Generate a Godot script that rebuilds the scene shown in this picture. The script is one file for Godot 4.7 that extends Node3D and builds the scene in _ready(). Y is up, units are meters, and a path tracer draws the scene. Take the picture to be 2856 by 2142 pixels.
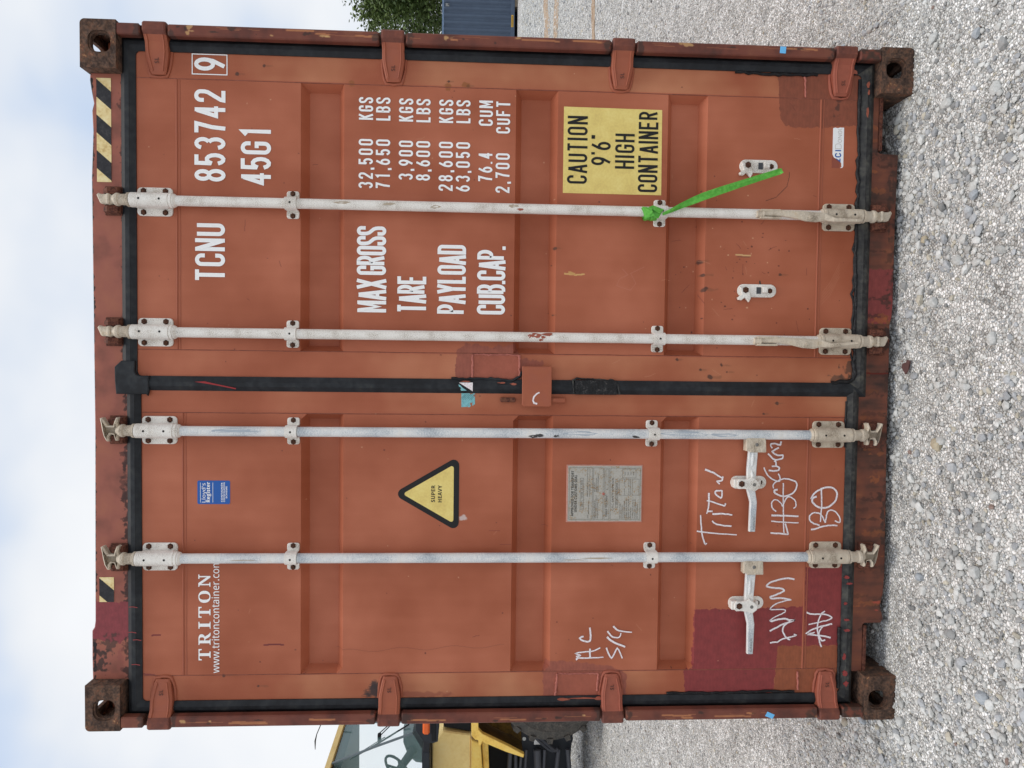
extends Node3D

# ---------------------------------------------------------------- mesh builder (corners counter-clockwise seen from outside)
class MB:
	var v := PackedVector3Array()
	var n := PackedVector3Array()
	var uv := PackedVector2Array()
	var col := PackedColorArray()
	var tint := Color(1, 1, 1)
	var uo := Vector2(0, 0)
	var us := Vector2(1, 1)
	var xf := Transform3D()
	func put(p: Vector3, nn: Vector3) -> void:
		var q := xf * p
		v.append(q)
		n.append((xf.basis * nn).normalized())
		uv.append(Vector2((q.x - uo.x) / us.x, (uo.y - q.y) / us.y))
		col.append(tint)
	func tri(a: Vector3, b: Vector3, c: Vector3) -> void:
		var nn := (b - a).cross(c - a)
		if nn.length_squared() < 1e-16:
			return
		nn = nn.normalized()
		put(a, nn); put(c, nn); put(b, nn)
	func tris(a: Vector3, b: Vector3, c: Vector3, na: Vector3, nb: Vector3, nc: Vector3) -> void:
		put(a, na); put(c, nc); put(b, nb)
	func quad(a: Vector3, b: Vector3, c: Vector3, d: Vector3) -> void:
		tri(a, b, c); tri(a, c, d)
	func quad_out(a: Vector3, b: Vector3, c: Vector3, d: Vector3, o: Vector3) -> void:
		if (b - a).cross(c - a).dot((a + b + c + d) / 4.0 - o) >= 0.0: quad(a, b, c, d)
		else: quad(a, d, c, b)
	func tri_out(a: Vector3, b: Vector3, c: Vector3, o: Vector3) -> void:
		if (b - a).cross(c - a).dot((a + b + c) / 3.0 - o) >= 0.0: tri(a, b, c)
		else: tri(a, c, b)
	func box(lo: Vector3, hi: Vector3, bev := 0.0) -> void:
		var c := (lo + hi) / 2.0
		var h := (hi - lo) / 2.0
		var b := minf(bev, minf(h.x, minf(h.y, h.z)) * 0.95)
		var ax := func(s: Vector3, k: int) -> Vector3:
			var i := h - Vector3(b, b, b)
			i[k] = h[k]
			return c + Vector3(s.x * i.x, s.y * i.y, s.z * i.z)
		for k in 3:
			var i := (k + 1) % 3
			var j := (k + 2) % 3
			for s in [-1.0, 1.0]:
				var q := []
				for e in [[-1.0, -1.0], [1.0, -1.0], [1.0, 1.0], [-1.0, 1.0]]:
					var sv := Vector3(); sv[k] = s; sv[i] = e[0]; sv[j] = e[1]
					q.append(ax.call(sv, k))
				quad_out(q[0], q[1], q[2], q[3], c)
				if b > 0.0:
					for s2 in [-1.0, 1.0]:
						var p := []
						for e in [-1.0, 1.0]:
							var sv := Vector3(); sv[k] = s; sv[i] = s2; sv[j] = e
							p.append(ax.call(sv, k)); p.append(ax.call(sv, i))
						quad_out(p[0], p[1], p[3], p[2], c)
		if b > 0.0:
			for sx in [-1.0, 1.0]:
				for sy in [-1.0, 1.0]:
					for sz in [-1.0, 1.0]:
						var sv := Vector3(sx, sy, sz)
						tri_out(ax.call(sv, 0), ax.call(sv, 1), ax.call(sv, 2), c)
	func poly(p: PackedVector2Array, z: float, up := true) -> void:
		var t := Geometry2D.triangulate_polygon(p)
		for k in range(0, t.size(), 3):
			var a := p[t[k]]
			var b := p[t[k + 1]]
			var c := p[t[k + 2]]
			if ((b - a).cross(c - a) > 0.0) != up:
				var s := b; b = c; c = s
			tri(Vector3(a.x, a.y, z), Vector3(b.x, b.y, z), Vector3(c.x, c.y, z))
	func inset(p: PackedVector2Array, d: float) -> PackedVector2Array:
		var r := PackedVector2Array()
		for k in p.size():
			var e0 := (p[k] - p[k - 1]).normalized()
			var e1 := (p[(k + 1) % p.size()] - p[k]).normalized()
			var n0 := Vector2(-e0.y, e0.x)
			var n1 := Vector2(-e1.y, e1.x)
			var m := (n0 + n1)
			if m.length() < 0.2: m = n0
			m = m.normalized()
			r.append(p[k] + m * d / maxf(0.4, m.dot(n0)))
		return r
	func prism(p: PackedVector2Array, z0: float, z1: float, bev := 0.0, back := false) -> void:
		if Geometry2D.is_polygon_clockwise(p) == false: pass
		var area := 0.0
		for k in p.size(): area += p[k - 1].cross(p[k])
		if area < 0.0: p.reverse()
		var f := inset(p, bev) if bev > 0.0 else p
		poly(f, z1)
		if back: poly(p, z0, false)
		for k in p.size():
			var j := (k + 1) % p.size()
			quad(Vector3(p[k].x, p[k].y, z0), Vector3(p[j].x, p[j].y, z0), Vector3(p[j].x, p[j].y, z1 - bev), Vector3(p[k].x, p[k].y, z1 - bev))
			if bev > 0.0:
				quad(Vector3(p[k].x, p[k].y, z1 - bev), Vector3(p[j].x, p[j].y, z1 - bev), Vector3(f[j].x, f[j].y, z1), Vector3(f[k].x, f[k].y, z1))
	func tube(p: Array, r, sides := 10, cap := true) -> void:
		var rings := []
		var dirs := []
		var t0: Vector3 = (p[1] - p[0]).normalized()
		var side := t0.cross(Vector3(0.31, 0.2, 0.93)).normalized()
		for k in p.size():
			var t: Vector3 = (p[mini(k + 1, p.size() - 1)] - p[maxi(k - 1, 0)]).normalized()
			side = (side - t * side.dot(t)).normalized()
			var oth := t.cross(side)
			var rad: float = r[k] if r is Array else r
			var ring := []
			var dd := []
			for s in sides:
				var a := TAU * s / sides
				var d := side * cos(a) + oth * sin(a)
				dd.append(d)
				ring.append(p[k] + d * rad)
			rings.append(ring); dirs.append(dd)
		for k in p.size() - 1:
			for s in sides:
				var j := (s + 1) % sides
				tris(rings[k][s], rings[k][j], rings[k + 1][j], dirs[k][s], dirs[k][j], dirs[k + 1][j])
				tris(rings[k][s], rings[k + 1][j], rings[k + 1][s], dirs[k][s], dirs[k + 1][j], dirs[k + 1][s])
		if cap:
			for s in range(1, sides - 1):
				tri(rings[0][0], rings[0][s + 1], rings[0][s])
				tri(rings[-1][0], rings[-1][s], rings[-1][s + 1])
	# turned body along +y from a base point; profile of (height, radius)
	func lathe(base: Vector3, prof: Array, sides := 18, cap := true, axis := 1) -> void:
		var at := func(h: float, a: float, r: float) -> Vector3:
			if axis == 1: return base + Vector3(sin(a) * r, h, cos(a) * r)
			if axis == 2: return base + Vector3(cos(a) * r, sin(a) * r, h)
			return base + Vector3(h, cos(a) * r, sin(a) * r)
		for k in prof.size() - 1:
			var h0: float = prof[k].x
			var r0: float = prof[k].y
			var h1: float = prof[k + 1].x
			var r1: float = prof[k + 1].y
			if absf(h1 - h0) + absf(r1 - r0) < 1e-6: continue
			for s in sides:
				var a0 := TAU * s / sides
				var a1 := TAU * (s + 1) / sides
				var nn := func(a: float) -> Vector3:
					var o: Vector3 = at.call(0.0, a, 1.0) - base
					var ax: Vector3 = at.call(1.0, a, 0.0) - base
					return (o * (h1 - h0) - ax * (r1 - r0)).normalized()
				var A: Vector3 = at.call(h0, a0, r0)
				var B: Vector3 = at.call(h0, a1, r0)
				var C: Vector3 = at.call(h1, a1, r1)
				var D: Vector3 = at.call(h1, a0, r1)
				tris(A, B, C, nn.call(a0), nn.call(a1), nn.call(a1))
				tris(A, C, D, nn.call(a0), nn.call(a1), nn.call(a0))
		if cap:
			for e in [0, prof.size() - 1]:
				var h: float = prof[e].x
				var r: float = prof[e].y
				if r < 1e-5: continue
				var c: Vector3 = at.call(h, 0.0, 0.0)
				for s in sides:
					var A: Vector3 = at.call(h, TAU * s / sides, r)
					var B: Vector3 = at.call(h, TAU * (s + 1) / sides, r)
					if e == 0: tri(c, B, A)
					else: tri(c, A, B)
	func loft(rings: Array, cap := true) -> void:      # rings of equal length, closed, flat shaded
		for k in rings.size() - 1:
			var c := Vector3()
			for q in rings[k]: c += q
			for q in rings[k + 1]: c += q
			c /= 2.0 * rings[k].size()
			for s in rings[k].size():
				var j: int = (s + 1) % rings[k].size()
				quad_out(rings[k][s], rings[k][j], rings[k + 1][j], rings[k + 1][s], c)
		if cap:
			for e in [0, rings.size() - 1]:
				var c := Vector3()
				for q in rings[e]: c += q
				c /= rings[e].size()
				var o := Vector3()
				var in_ring: Array = rings[1 if e == 0 else rings.size() - 2]
				for q in in_ring: o += q
				o /= in_ring.size()
				for s in rings[e].size(): tri_out(c, rings[e][s], rings[e][(s + 1) % rings[e].size()], o)
	func ribbon(p: Array, w: float, z: float, closed := false, w2 := -1.0) -> void:
		var m := p.size()
		var L := []
		var R := []
		for k in m:
			var a: Vector2 = p[(k - 1 + m) % m] if closed else p[maxi(k - 1, 0)]
			var b: Vector2 = p[k]
			var c: Vector2 = p[(k + 1) % m] if closed else p[mini(k + 1, m - 1)]
			var e0 := (b - a).normalized() if a != b else (c - b).normalized()
			var e1 := (c - b).normalized() if c != b else e0
			var n0 := Vector2(-e0.y, e0.x)
			var mm := (n0 + Vector2(-e1.y, e1.x))
			if mm.length() < 0.3: mm = n0
			mm = mm.normalized()
			var ww := w if w2 < 0.0 else lerpf(w, w2, float(k) / maxf(1.0, m - 1))
			var d := mm * (ww / 2.0) / maxf(0.45, mm.dot(n0))
			L.append(b + d); R.append(b - d)
		for k in (m if closed else m - 1):
			var j := (k + 1) % m
			quad(Vector3(R[k].x, R[k].y, z), Vector3(R[j].x, R[j].y, z), Vector3(L[j].x, L[j].y, z), Vector3(L[k].x, L[k].y, z))
	func mesh() -> ArrayMesh:
		var a := []
		a.resize(Mesh.ARRAY_MAX)
		a[Mesh.ARRAY_VERTEX] = v
		a[Mesh.ARRAY_NORMAL] = n
		a[Mesh.ARRAY_TEX_UV] = uv
		a[Mesh.ARRAY_COLOR] = col
		var m := ArrayMesh.new()
		m.add_surface_from_arrays(Mesh.PRIMITIVE_TRIANGLES, a)
		return m

const ZD := -0.05          # plane of the door skins
var rng := RandomNumberGenerator.new()
var M := {}

# ---------------------------------------------------------------- naming
func obj(called: String, mb, mat: Material, parent: Node = self) -> MeshInstance3D:
	var o := MeshInstance3D.new()
	o.name = called
	o.mesh = mb.mesh() if mb is MB else mb
	o.material_override = mat
	parent.add_child(o, true)
	return o

func tag(o: Node, label: String, category := "", group := "", kind := "") -> Node:
	if label: o.set_meta("label", label)
	if category: o.set_meta("category", category)
	if group: o.set_meta("group", group)
	if kind: o.set_meta("kind", kind)
	return o

func thing(called: String, label: String, category: String, at := Vector3.ZERO, group := "") -> Node3D:
	var o := Node3D.new()
	o.name = called
	o.position = at
	add_child(o, true)
	tag(o, label, category, group)
	return o

# ---------------------------------------------------------------- materials
func C(r: float, g: float, b: float, k := 1.0) -> Color:      # sRGB 0..255, linear gain k
	var c := Color(r / 255.0, g / 255.0, b / 255.0).srgb_to_linear()
	return Color(minf(c.r * k, 0.95), minf(c.g * k, 0.95), minf(c.b * k, 0.95)).linear_to_srgb()

func flat(c: Color, rough := 0.6, spec := 0.4, metal := 0.0) -> StandardMaterial3D:
	var m := StandardMaterial3D.new()
	m.albedo_color = c
	m.roughness = rough
	m.metallic_specular = spec
	m.metallic = metal
	return m

func noise_bytes(w: int, h: int, freq: float, sd: int, oct := 4, sx := 1.0, sy := 1.0, type := FastNoiseLite.TYPE_SIMPLEX_SMOOTH) -> PackedByteArray:
	var f := FastNoiseLite.new()
	f.noise_type = type
	f.seed = sd
	f.frequency = freq
	f.fractal_octaves = oct
	var iw := maxi(8, int(w * sx))
	var ih := maxi(8, int(h * sy))
	var im := f.get_image(iw, ih)
	if iw != w or ih != h: im.resize(w, h, Image.INTERPOLATE_CUBIC)
	return im.get_data()

func tex_of(buf: PackedByteArray, w: int, h: int) -> ImageTexture:
	return ImageTexture.create_from_image(Image.create_from_data(w, h, false, Image.FORMAT_RGB8, buf))

func ramp_at(stops: Array, x: float) -> Color:                  # [[pos, Color], ...]
	var n := stops.size()
	if x <= stops[0][0]: return stops[0][1]
	for k in range(1, n):
		if x <= stops[k][0]:
			return stops[k - 1][1].lerp(stops[k][1], (x - stops[k - 1][0]) / (stops[k][0] - stops[k - 1][0]))
	return stops[n - 1][1]

# a square tile of two mixed noises coloured through a ramp, for triplanar use
func mottle(sz: int, f1: float, f2: float, mix: float, stops: Array, sd: int, seamless := true) -> ImageTexture:
	var lut := []
	for k in 256: lut.append(ramp_at(stops, k / 255.0))
	var a: PackedByteArray
	var b: PackedByteArray
	var f := FastNoiseLite.new()
	f.seed = sd; f.frequency = f1; f.fractal_octaves = 4
	a = f.get_seamless_image(sz, sz).get_data()
	f.seed = sd + 7; f.frequency = f2; f.fractal_octaves = 3
	b = f.get_seamless_image(sz, sz).get_data()
	var buf := PackedByteArray()
	buf.resize(sz * sz * 3)
	for i in sz * sz:
		var c: Color = lut[clampi(int(a[i] * (1.0 - mix) + b[i] * mix), 0, 255)]
		buf[i * 3] = int(c.r * 255.0); buf[i * 3 + 1] = int(c.g * 255.0); buf[i * 3 + 2] = int(c.b * 255.0)
	return tex_of(buf, sz, sz)

func bump(sz: int, freq: float, strength: float, sd: int) -> ImageTexture:
	var f := FastNoiseLite.new()
	f.seed = sd; f.frequency = freq; f.fractal_octaves = 4
	var im := f.get_seamless_image(sz, sz)
	im.convert(Image.FORMAT_RGBA8)
	im.bump_map_to_normal_map(strength)
	return ImageTexture.create_from_image(im)

func tri_mat(t: Texture2D, reps_per_m: float, rough := 0.75, nrm: Texture2D = null, ns := 1.0, spec := 0.35, metal := 0.0) -> StandardMaterial3D:
	var m := StandardMaterial3D.new()
	m.albedo_texture = t
	m.uv1_triplanar = true
	m.uv1_world_triplanar = true
	m.uv1_scale = Vector3(reps_per_m, reps_per_m, reps_per_m)
	m.roughness = rough
	m.metallic_specular = spec
	m.metallic = metal
	if nrm:
		m.normal_enabled = true
		m.normal_texture = nrm
		m.normal_scale = ns
	return m

# ---------------------------------------------------------------- painted sheets: a byte canvas laid over a piece of the x-y plane
class Canvas:
	var w: int
	var h: int
	var x0: float
	var y1: float
	var s: float          # pixels per metre
	var b := PackedByteArray()
	var nz := PackedByteArray()
	func _init(ax0: float, ay0: float, ax1: float, ay1: float, scale: float) -> void:
		x0 = ax0; y1 = ay1; s = scale
		w = int(ceil((ax1 - ax0) * s)); h = int(ceil((ay1 - ay0) * s))
		b.resize(w * h * 3)
	func mixpx(i: int, c: Color, a: float) -> void:
		var j := i * 3
		b[j] = int(b[j] + (c.r * 255.0 - b[j]) * a)
		b[j + 1] = int(b[j + 1] + (c.g * 255.0 - b[j + 1]) * a)
		b[j + 2] = int(b[j + 2] + (c.b * 255.0 - b[j + 2]) * a)
	func patch(p: PackedVector2Array, c: Color, wob := 0.006, alpha := 1.0, soft := 0.0015) -> void:
		var lo := p[0]
		var hi := p[0]
		for q in p: lo = lo.min(q); hi = hi.max(q)
		lo -= Vector2(wob, wob) * 2.0; hi += Vector2(wob, wob) * 2.0
		for py in range(maxi(0, int((y1 - hi.y) * s)), mini(h, int((y1 - lo.y) * s) + 1)):
			for px in range(maxi(0, int((lo.x - x0) * s)), mini(w, int((hi.x - x0) * s) + 1)):
				var i := py * w + px
				var dn := (nz[i] - 128) / 128.0 * wob
				var q := Vector2(x0 + px / s + dn, y1 - py / s + dn * 0.7)
				if Geometry2D.is_point_in_polygon(q, p):
					var k := 1.0 + (nz[i] - 128) / 128.0 * 0.07 + 0.02 * sin(py * 0.9 + nz[i] * 0.03)
					mixpx(i, Color(c.r * k, c.g * k, c.b * k), alpha)
	func blot(x: float, y: float, rx: float, ry: float, c: Color, alpha := 0.8, rough := 0.6) -> void:
		for py in range(maxi(0, int((y1 - y - ry * 1.6) * s)), mini(h, int((y1 - y + ry * 1.6) * s) + 2)):
			for px in range(maxi(0, int((x - rx * 1.6 - x0) * s)), mini(w, int((x + rx * 1.6 - x0) * s) + 2)):
				var i := py * w + px
				var dx := (x0 + px / s - x) / rx
				var dy := (y1 - py / s - y) / ry
				var d := sqrt(dx * dx + dy * dy) + (nz[i] - 128) / 128.0 * rough
				if d < 1.0: mixpx(i, c, alpha * minf(1.0, (1.0 - d) * 2.5))
	func line(p: Array, wd: float, c: Color, alpha := 0.8) -> void:
		for k in p.size() - 1:
			var a: Vector2 = p[k]
			var e: Vector2 = p[k + 1]
			var m := int(a.distance_to(e) * s * 1.5) + 1
			for t in m:
				var q := a.lerp(e, float(t) / m)
				var r := maxf(0.5, wd * s / 2.0)
				for oy in range(-int(r), int(r) + 1):
					for ox in range(-int(r), int(r) + 1):
						var px := int((q.x - x0) * s) + ox
						var py := int((y1 - q.y) * s) + oy
						if px >= 0 and py >= 0 and px < w and py < h: mixpx(py * w + px, c, alpha * (0.55 + nz[py * w + px] / 512.0))
	func texture() -> ImageTexture:
		return ImageTexture.create_from_image(Image.create_from_data(w, h, false, Image.FORMAT_RGB8, b))
	func lay(mb) -> void:          # makes a mesh builder lay its uv over this canvas
		mb.uo = Vector2(x0, y1)
		mb.us = Vector2(w / s, h / s)

func sheet_mat(cv: Canvas, rough := 0.6, spec := 0.4) -> StandardMaterial3D:
	var m := StandardMaterial3D.new()
	m.albedo_texture = cv.texture()
	m.roughness = rough
	m.metallic_specular = spec
	return m

# ---------------------------------------------------------------- stencil lettering: strokes drawn as flat ribbons
func arc(c: Vector2, rx: float, ry: float, a0: float, a1: float, m := 12) -> Array:
	var r := []
	for k in m + 1:
		var a := deg_to_rad(lerpf(a0, a1, float(k) / m))
		r.append(c + Vector2(cos(a) * rx, sin(a) * ry))
	return r

func glyph(ch: String, W: float, H: float) -> Array:            # strokes on the centre lines of a W x H box; [points, closed]
	var r := W / 2.0
	var V := func(x: float, y: float) -> Vector2: return Vector2(x * W, y * H)
	var top := arc(Vector2(r, H - r), r, r, 0, 180)
	var bot := arc(Vector2(r, r), r, r, 180, 360)
	match ch:
		"O", "0": return [[top + bot, true]]
		"C": return [[[V.call(1, 0.7)] + top + bot + [V.call(1, 0.3)], false]]
		"U": return [[[V.call(0, 1)] + bot + [V.call(1, 1)], false]]
		"G": return [[[V.call(1, 0.7)] + top + bot + [V.call(1, 0.47), V.call(0.48, 0.47)], false]]
		"S": return [[[V.call(1, 0.73)] + top + [V.call(0, 0.76), V.call(0.06, 0.66), V.call(0.2, 0.58), V.call(0.8, 0.42), V.call(0.94, 0.34), V.call(1, 0.24)] + arc(Vector2(r, r), r, r, 0, -180) + [V.call(0, 0.27)], false]]
		"D": return [[[V.call(0, 0), V.call(1, 0) - Vector2(r, 0)] + arc(Vector2(r, r), r, r, -90, 0, 7) + arc(Vector2(r, H - r), r, r, 0, 90, 7) + [V.call(0, 1)], true]]
		"P": return [[[V.call(0, 0), V.call(0, 1), V.call(0.45, 1)] + arc(V.call(0.45, 0.75), W * 0.55, H * 0.25, 90, -90) + [V.call(0, 0.5)], false]]
		"R": return [[[V.call(0, 0), V.call(0, 1), V.call(0.45, 1)] + arc(V.call(0.45, 0.76), W * 0.55, H * 0.24, 90, -90) + [V.call(0, 0.52)], false], [[V.call(0.5, 0.52), V.call(1.02, 0)], false]]
		"B": return [[[V.call(0, 0), V.call(0, 1), V.call(0.5, 1)] + arc(V.call(0.5, 0.77), W * 0.45, H * 0.23, 90, -90) + [V.call(0, 0.54)], false], [[V.call(0.1, 0.54), V.call(0.5, 0.54)] + arc(V.call(0.5, 0.27), W * 0.5, H * 0.27, 90, -90) + [V.call(0.08, 0)], false]]
		"A": return [[[V.call(-0.06, -0.07), V.call(0.46, 1)], false], [[V.call(0.54, 1), V.call(1.06, -0.07)], false], [[V.call(0.2, 0.27), V.call(0.8, 0.27)], false]]
		"M": return [[[V.call(0, -0.07), V.call(0, 1.05)], false], [[V.call(1, -0.07), V.call(1, 1.05)], false], [[V.call(0.04, 1), V.call(0.5, 0.25), V.call(0.96, 1)], false]]
		"N": return [[[V.call(0, -0.07), V.call(0, 1.07)], false], [[V.call(1, -0.07), V.call(1, 1.07)], false], [[V.call(0.02, 1), V.call(0.98, 0)], false]]
		"X": return [[[V.call(-0.04, -0.07), V.call(1.04, 1.07)], false], [[V.call(-0.04, 1.07), V.call(1.04, -0.07)], false]]
		"T": return [[[V.call(-0.12, 1), V.call(1.12, 1)], false], [[V.call(0.5, 0.94), V.call(0.5, -0.07)], false]]
		"L": return [[[V.call(0, 1.07), V.call(0, 0), V.call(1.12, 0)], false]]
		"E": return [[[V.call(1.12, 1), V.call(0, 1), V.call(0, 0), V.call(1.12, 0)], false], [[V.call(0.1, 0.52), V.call(0.95, 0.52)], false]]
		"F": return [[[V.call(1.1, 1), V.call(0, 1), V.call(0, -0.07)], false], [[V.call(0.1, 0.52), V.call(0.9, 0.52)], false]]
		"I": return [[[V.call(0.5, -0.07), V.call(0.5, 1.07)], false]]
		"H": return [[[V.call(0, -0.07), V.call(0, 1.07)], false], [[V.call(1, -0.07), V.call(1, 1.07)], false], [[V.call(0.05, 0.52), V.call(0.95, 0.52)], false]]
		"K": return [[[V.call(0, -0.07), V.call(0, 1.07)], false], [[V.call(1.04, 1.07), V.call(0.08, 0.42)], false], [[V.call(0.38, 0.56), V.call(1.06, -0.07)], false]]
		"Y": return [[[V.call(-0.05, 1.07), V.call(0.5, 0.45), V.call(0.5, -0.07)], false], [[V.call(1.05, 1.07), V.call(0.52, 0.48)], false]]
		"V": return [[[V.call(-0.05, 1.07), V.call(0.46, 0)], false], [[V.call(0.54, 0), V.call(1.05, 1.07)], false]]
		"1": return [[[V.call(0.22, 0.86), V.call(0.62, 1), V.call(0.62, -0.07)], false]]
		"2": return [[[V.call(0, 0.72)] + arc(Vector2(r, H - r), r, r, 180, 0) + [V.call(1, 0.7), V.call(0.92, 0.58), V.call(0.06, 0.1), V.call(0.0, 0), V.call(1.12, 0)], false]]
		"3": return [[arc(V.call(0.5, 0.765), r, H * 0.235, 165, -68), false], [arc(V.call(0.5, 0.275), r, H * 0.275, 72, -165), false]]
		"4": return [[[V.call(0.74, -0.07), V.call(0.74, 1.06)], false], [[V.call(0.66, 0.98), V.call(0.02, 0.27), V.call(1.14, 0.27)], false]]
		"5": return [[[V.call(1.04, 1), V.call(0.06, 1), V.call(0.03, 0.46)], false], [arc(V.call(0.5, 0.31), r, H * 0.31, 158, -160), false]]
		"6": return [[arc(V.call(0.5, 0.31), r, H * 0.31, 0, 360, 20).slice(0, 20), true], [[V.call(0.02, 0.4), V.call(0.14, 0.62), V.call(0.72, 1.04)], false]]
		"7": return [[[V.call(-0.1, 1), V.call(0.98, 1), V.call(0.56, 0.42), V.call(0.42, -0.07)], false]]
		"8": return [[arc(V.call(0.5, 0.765), r * 0.9, H * 0.235, 0, 360, 20).slice(0, 20), true], [arc(V.call(0.5, 0.27), r, H * 0.27, 0, 360, 20).slice(0, 20), true]]
		"9": return [[arc(V.call(0.5, 0.69), r, H * 0.31, 0, 360, 20).slice(0, 20), true], [[V.call(0.98, 0.6), V.call(0.86, 0.38), V.call(0.28, -0.04)], false]]
		".": return [[[V.call(0.5, -0.07), V.call(0.5, 0.06)], false]]
		",": return [[[V.call(0.8, 0.1), V.call(0.1, -0.2)], false]]
		"'": return [[[V.call(0.6, 1.07), V.call(0.4, 0.86)], false]]
		"\"": return [[[V.call(0.2, 1.07), V.call(0.05, 0.86)], false], [[V.call(1.1, 1.07), V.call(0.95, 0.86)], false]]
	return []

func stencil(s: String, x0: float, x1: float, y0: float, y1: float, t: float, gap := 0.3, z := ZD + 0.0012) -> MB:
	var mb := MB.new()
	var wide := func(ch: String) -> float: return {" ": 0.35, ".": 0.28, ",": 0.25, "'": 0.2, "\"": 0.45, "I": 0.34, "M": 1.15, "L": 0.88}.get(ch, 1.0)
	var total := 0.0
	for k in s.length(): total += wide.call(s[k]) + (gap if k < s.length() - 1 else 0.0)
	var u := (x1 - x0) / total
	var x := x0
	for k in s.length():
		var w: float = wide.call(s[k]) * u
		var j := 0
		for st in glyph(s[k], w - t, y1 - y0 - t):
			var p := []
			for q in st[0]: p.append(q + Vector2(x + t / 2.0, y0 + t / 2.0))
			mb.ribbon(p, t, z + j * 0.00035, st[1])
			j += 1
		x += w + gap * u
	return mb

func type_line(parent: Node, s: String, x0: float, x1: float, y0: float, y1: float, mat: Material, font: String, z: float, bold := 400, called := "lettering") -> MeshInstance3D:
	var f := SystemFont.new()
	f.font_names = PackedStringArray([font])
	f.font_weight = bold
	var t := TextMesh.new()
	t.text = s
	t.font = f
	t.font_size = 64
	t.pixel_size = 0.001
	t.depth = 0.0
	t.curve_step = 2.0
	t.horizontal_alignment = HORIZONTAL_ALIGNMENT_LEFT
	t.vertical_alignment = VERTICAL_ALIGNMENT_BOTTOM
	var bb := t.get_aabb()
	var o := MeshInstance3D.new()
	o.name = called
	o.mesh = t
	o.material_override = mat
	parent.add_child(o, true)
	var sc := Vector3((x1 - x0) / maxf(bb.size.x, 1e-4), (y1 - y0) / maxf(bb.size.y, 1e-4), 1.0)
	o.scale = sc
	o.position = Vector3(x0 - bb.position.x * sc.x, y0 - bb.position.y * sc.y, z)
	return o

func _ready() -> void:
	rng.seed = 20240611
	# ---- camera: a phone held on its side, so the picture lies a quarter turn over
	var cam := Camera3D.new()
	var pitch := 0.0523
	var yaw := -0.0327
	var roll := 0.0101
	var fwd := Vector3(sin(yaw) * cos(pitch), -sin(pitch), -cos(yaw) * cos(pitch))
	var rt := Vector3(cos(yaw), 0, sin(yaw))
	var up := rt.cross(fwd)
	var r2 := rt * cos(roll) + up * sin(roll)
	var u2 := up * cos(roll) - rt * sin(roll)
	cam.transform = Transform3D(Basis(-u2, r2, -fwd), Vector3(0.0851, 1.5571, 2.4964))
	cam.fov = 56.82
	cam.near = 0.05
	cam.far = 900.0
	cam.name = "camera"
	add_child(cam)
	# ---- sky, sun, exposure
	var env := Environment.new()
	env.background_mode = Environment.BG_SKY
	env.sky = Sky.new()
	env.sky.sky_material = overcast()
	env.background_energy_multiplier = 1.0
	env.tonemap_mode = Environment.TONE_MAPPER_LINEAR
	env.tonemap_exposure = 1.0
	env.sdfgi_enabled = true
	env.ssao_enabled = true
	env.ssil_enabled = true
	var we := WorldEnvironment.new()
	we.name = "sky"
	we.environment = env
	add_child(we)
	var sun := DirectionalLight3D.new()
	sun.name = "sun"
	sun.light_energy = 0.5
	sun.light_angular_distance = 25.0
	sun.light_color = Color(1.0, 0.97, 0.93)
	sun.shadow_enabled = true
	add_child(sun)
	sun.look_at_from_position(Vector3(0.5, 6.0, 0.9), Vector3.ZERO)
	# ---- the place
	make_materials()
	build_ground()
	build_container()
	build_blue_container()
	build_tree()
	build_loader()
	build_litter()

func overcast() -> PanoramaSkyMaterial:
	var w := 1024
	var h := 512
	var f := FastNoiseLite.new()
	f.seed = 5; f.frequency = 1.5; f.fractal_octaves = 5; f.fractal_gain = 0.48
	var g := FastNoiseLite.new()
	g.seed = 23; g.frequency = 0.9; g.fractal_octaves = 3
	var data := PackedFloat32Array()
	data.resize(w * h * 3)
	for y in h:
		var el := (0.5 - (y + 0.5) / h) * PI
		var ce := cos(el)
		var se := sin(el)
		for x in w:
			var i := (y * w + x) * 3
			if el < -0.02:
				data[i] = 0.42; data[i + 1] = 0.42; data[i + 2] = 0.42
				continue
			var az := ((x + 0.5) / w) * TAU
			var d := Vector3(sin(az) * ce, se * 1.6, -cos(az) * ce)
			var a := f.get_noise_3dv(d * 1.5)
			var b := g.get_noise_3dv(d * 1.3)
			var white := smoothstep(-0.5, 0.45, a * 0.9 + b * 0.75)
			var lum := 1.0 + 0.12 * b + 0.10 * a
			var c := Color(0.68, 0.77, 0.91).lerp(Color(0.87, 0.89, 0.92), white)
			var thin := smoothstep(0.02, 0.34, -(a * 0.6 + b))
			c = c.lerp(Color(0.46, 0.64, 0.95), thin * 0.35)
			c = c.lerp(Color(0.86, 0.91, 0.96), smoothstep(0.25, 0.0, el) * 0.6)
			lum *= 1.0 + 0.28 * smoothstep(0.55, 1.5, el)
			data[i] = c.r * lum; data[i + 1] = c.g * lum; data[i + 2] = c.b * lum
	var im := Image.create_from_data(w, h, false, Image.FORMAT_RGBF, data.to_byte_array())
	var m := PanoramaSkyMaterial.new()
	m.panorama = ImageTexture.create_from_image(im)
	return m

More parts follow.
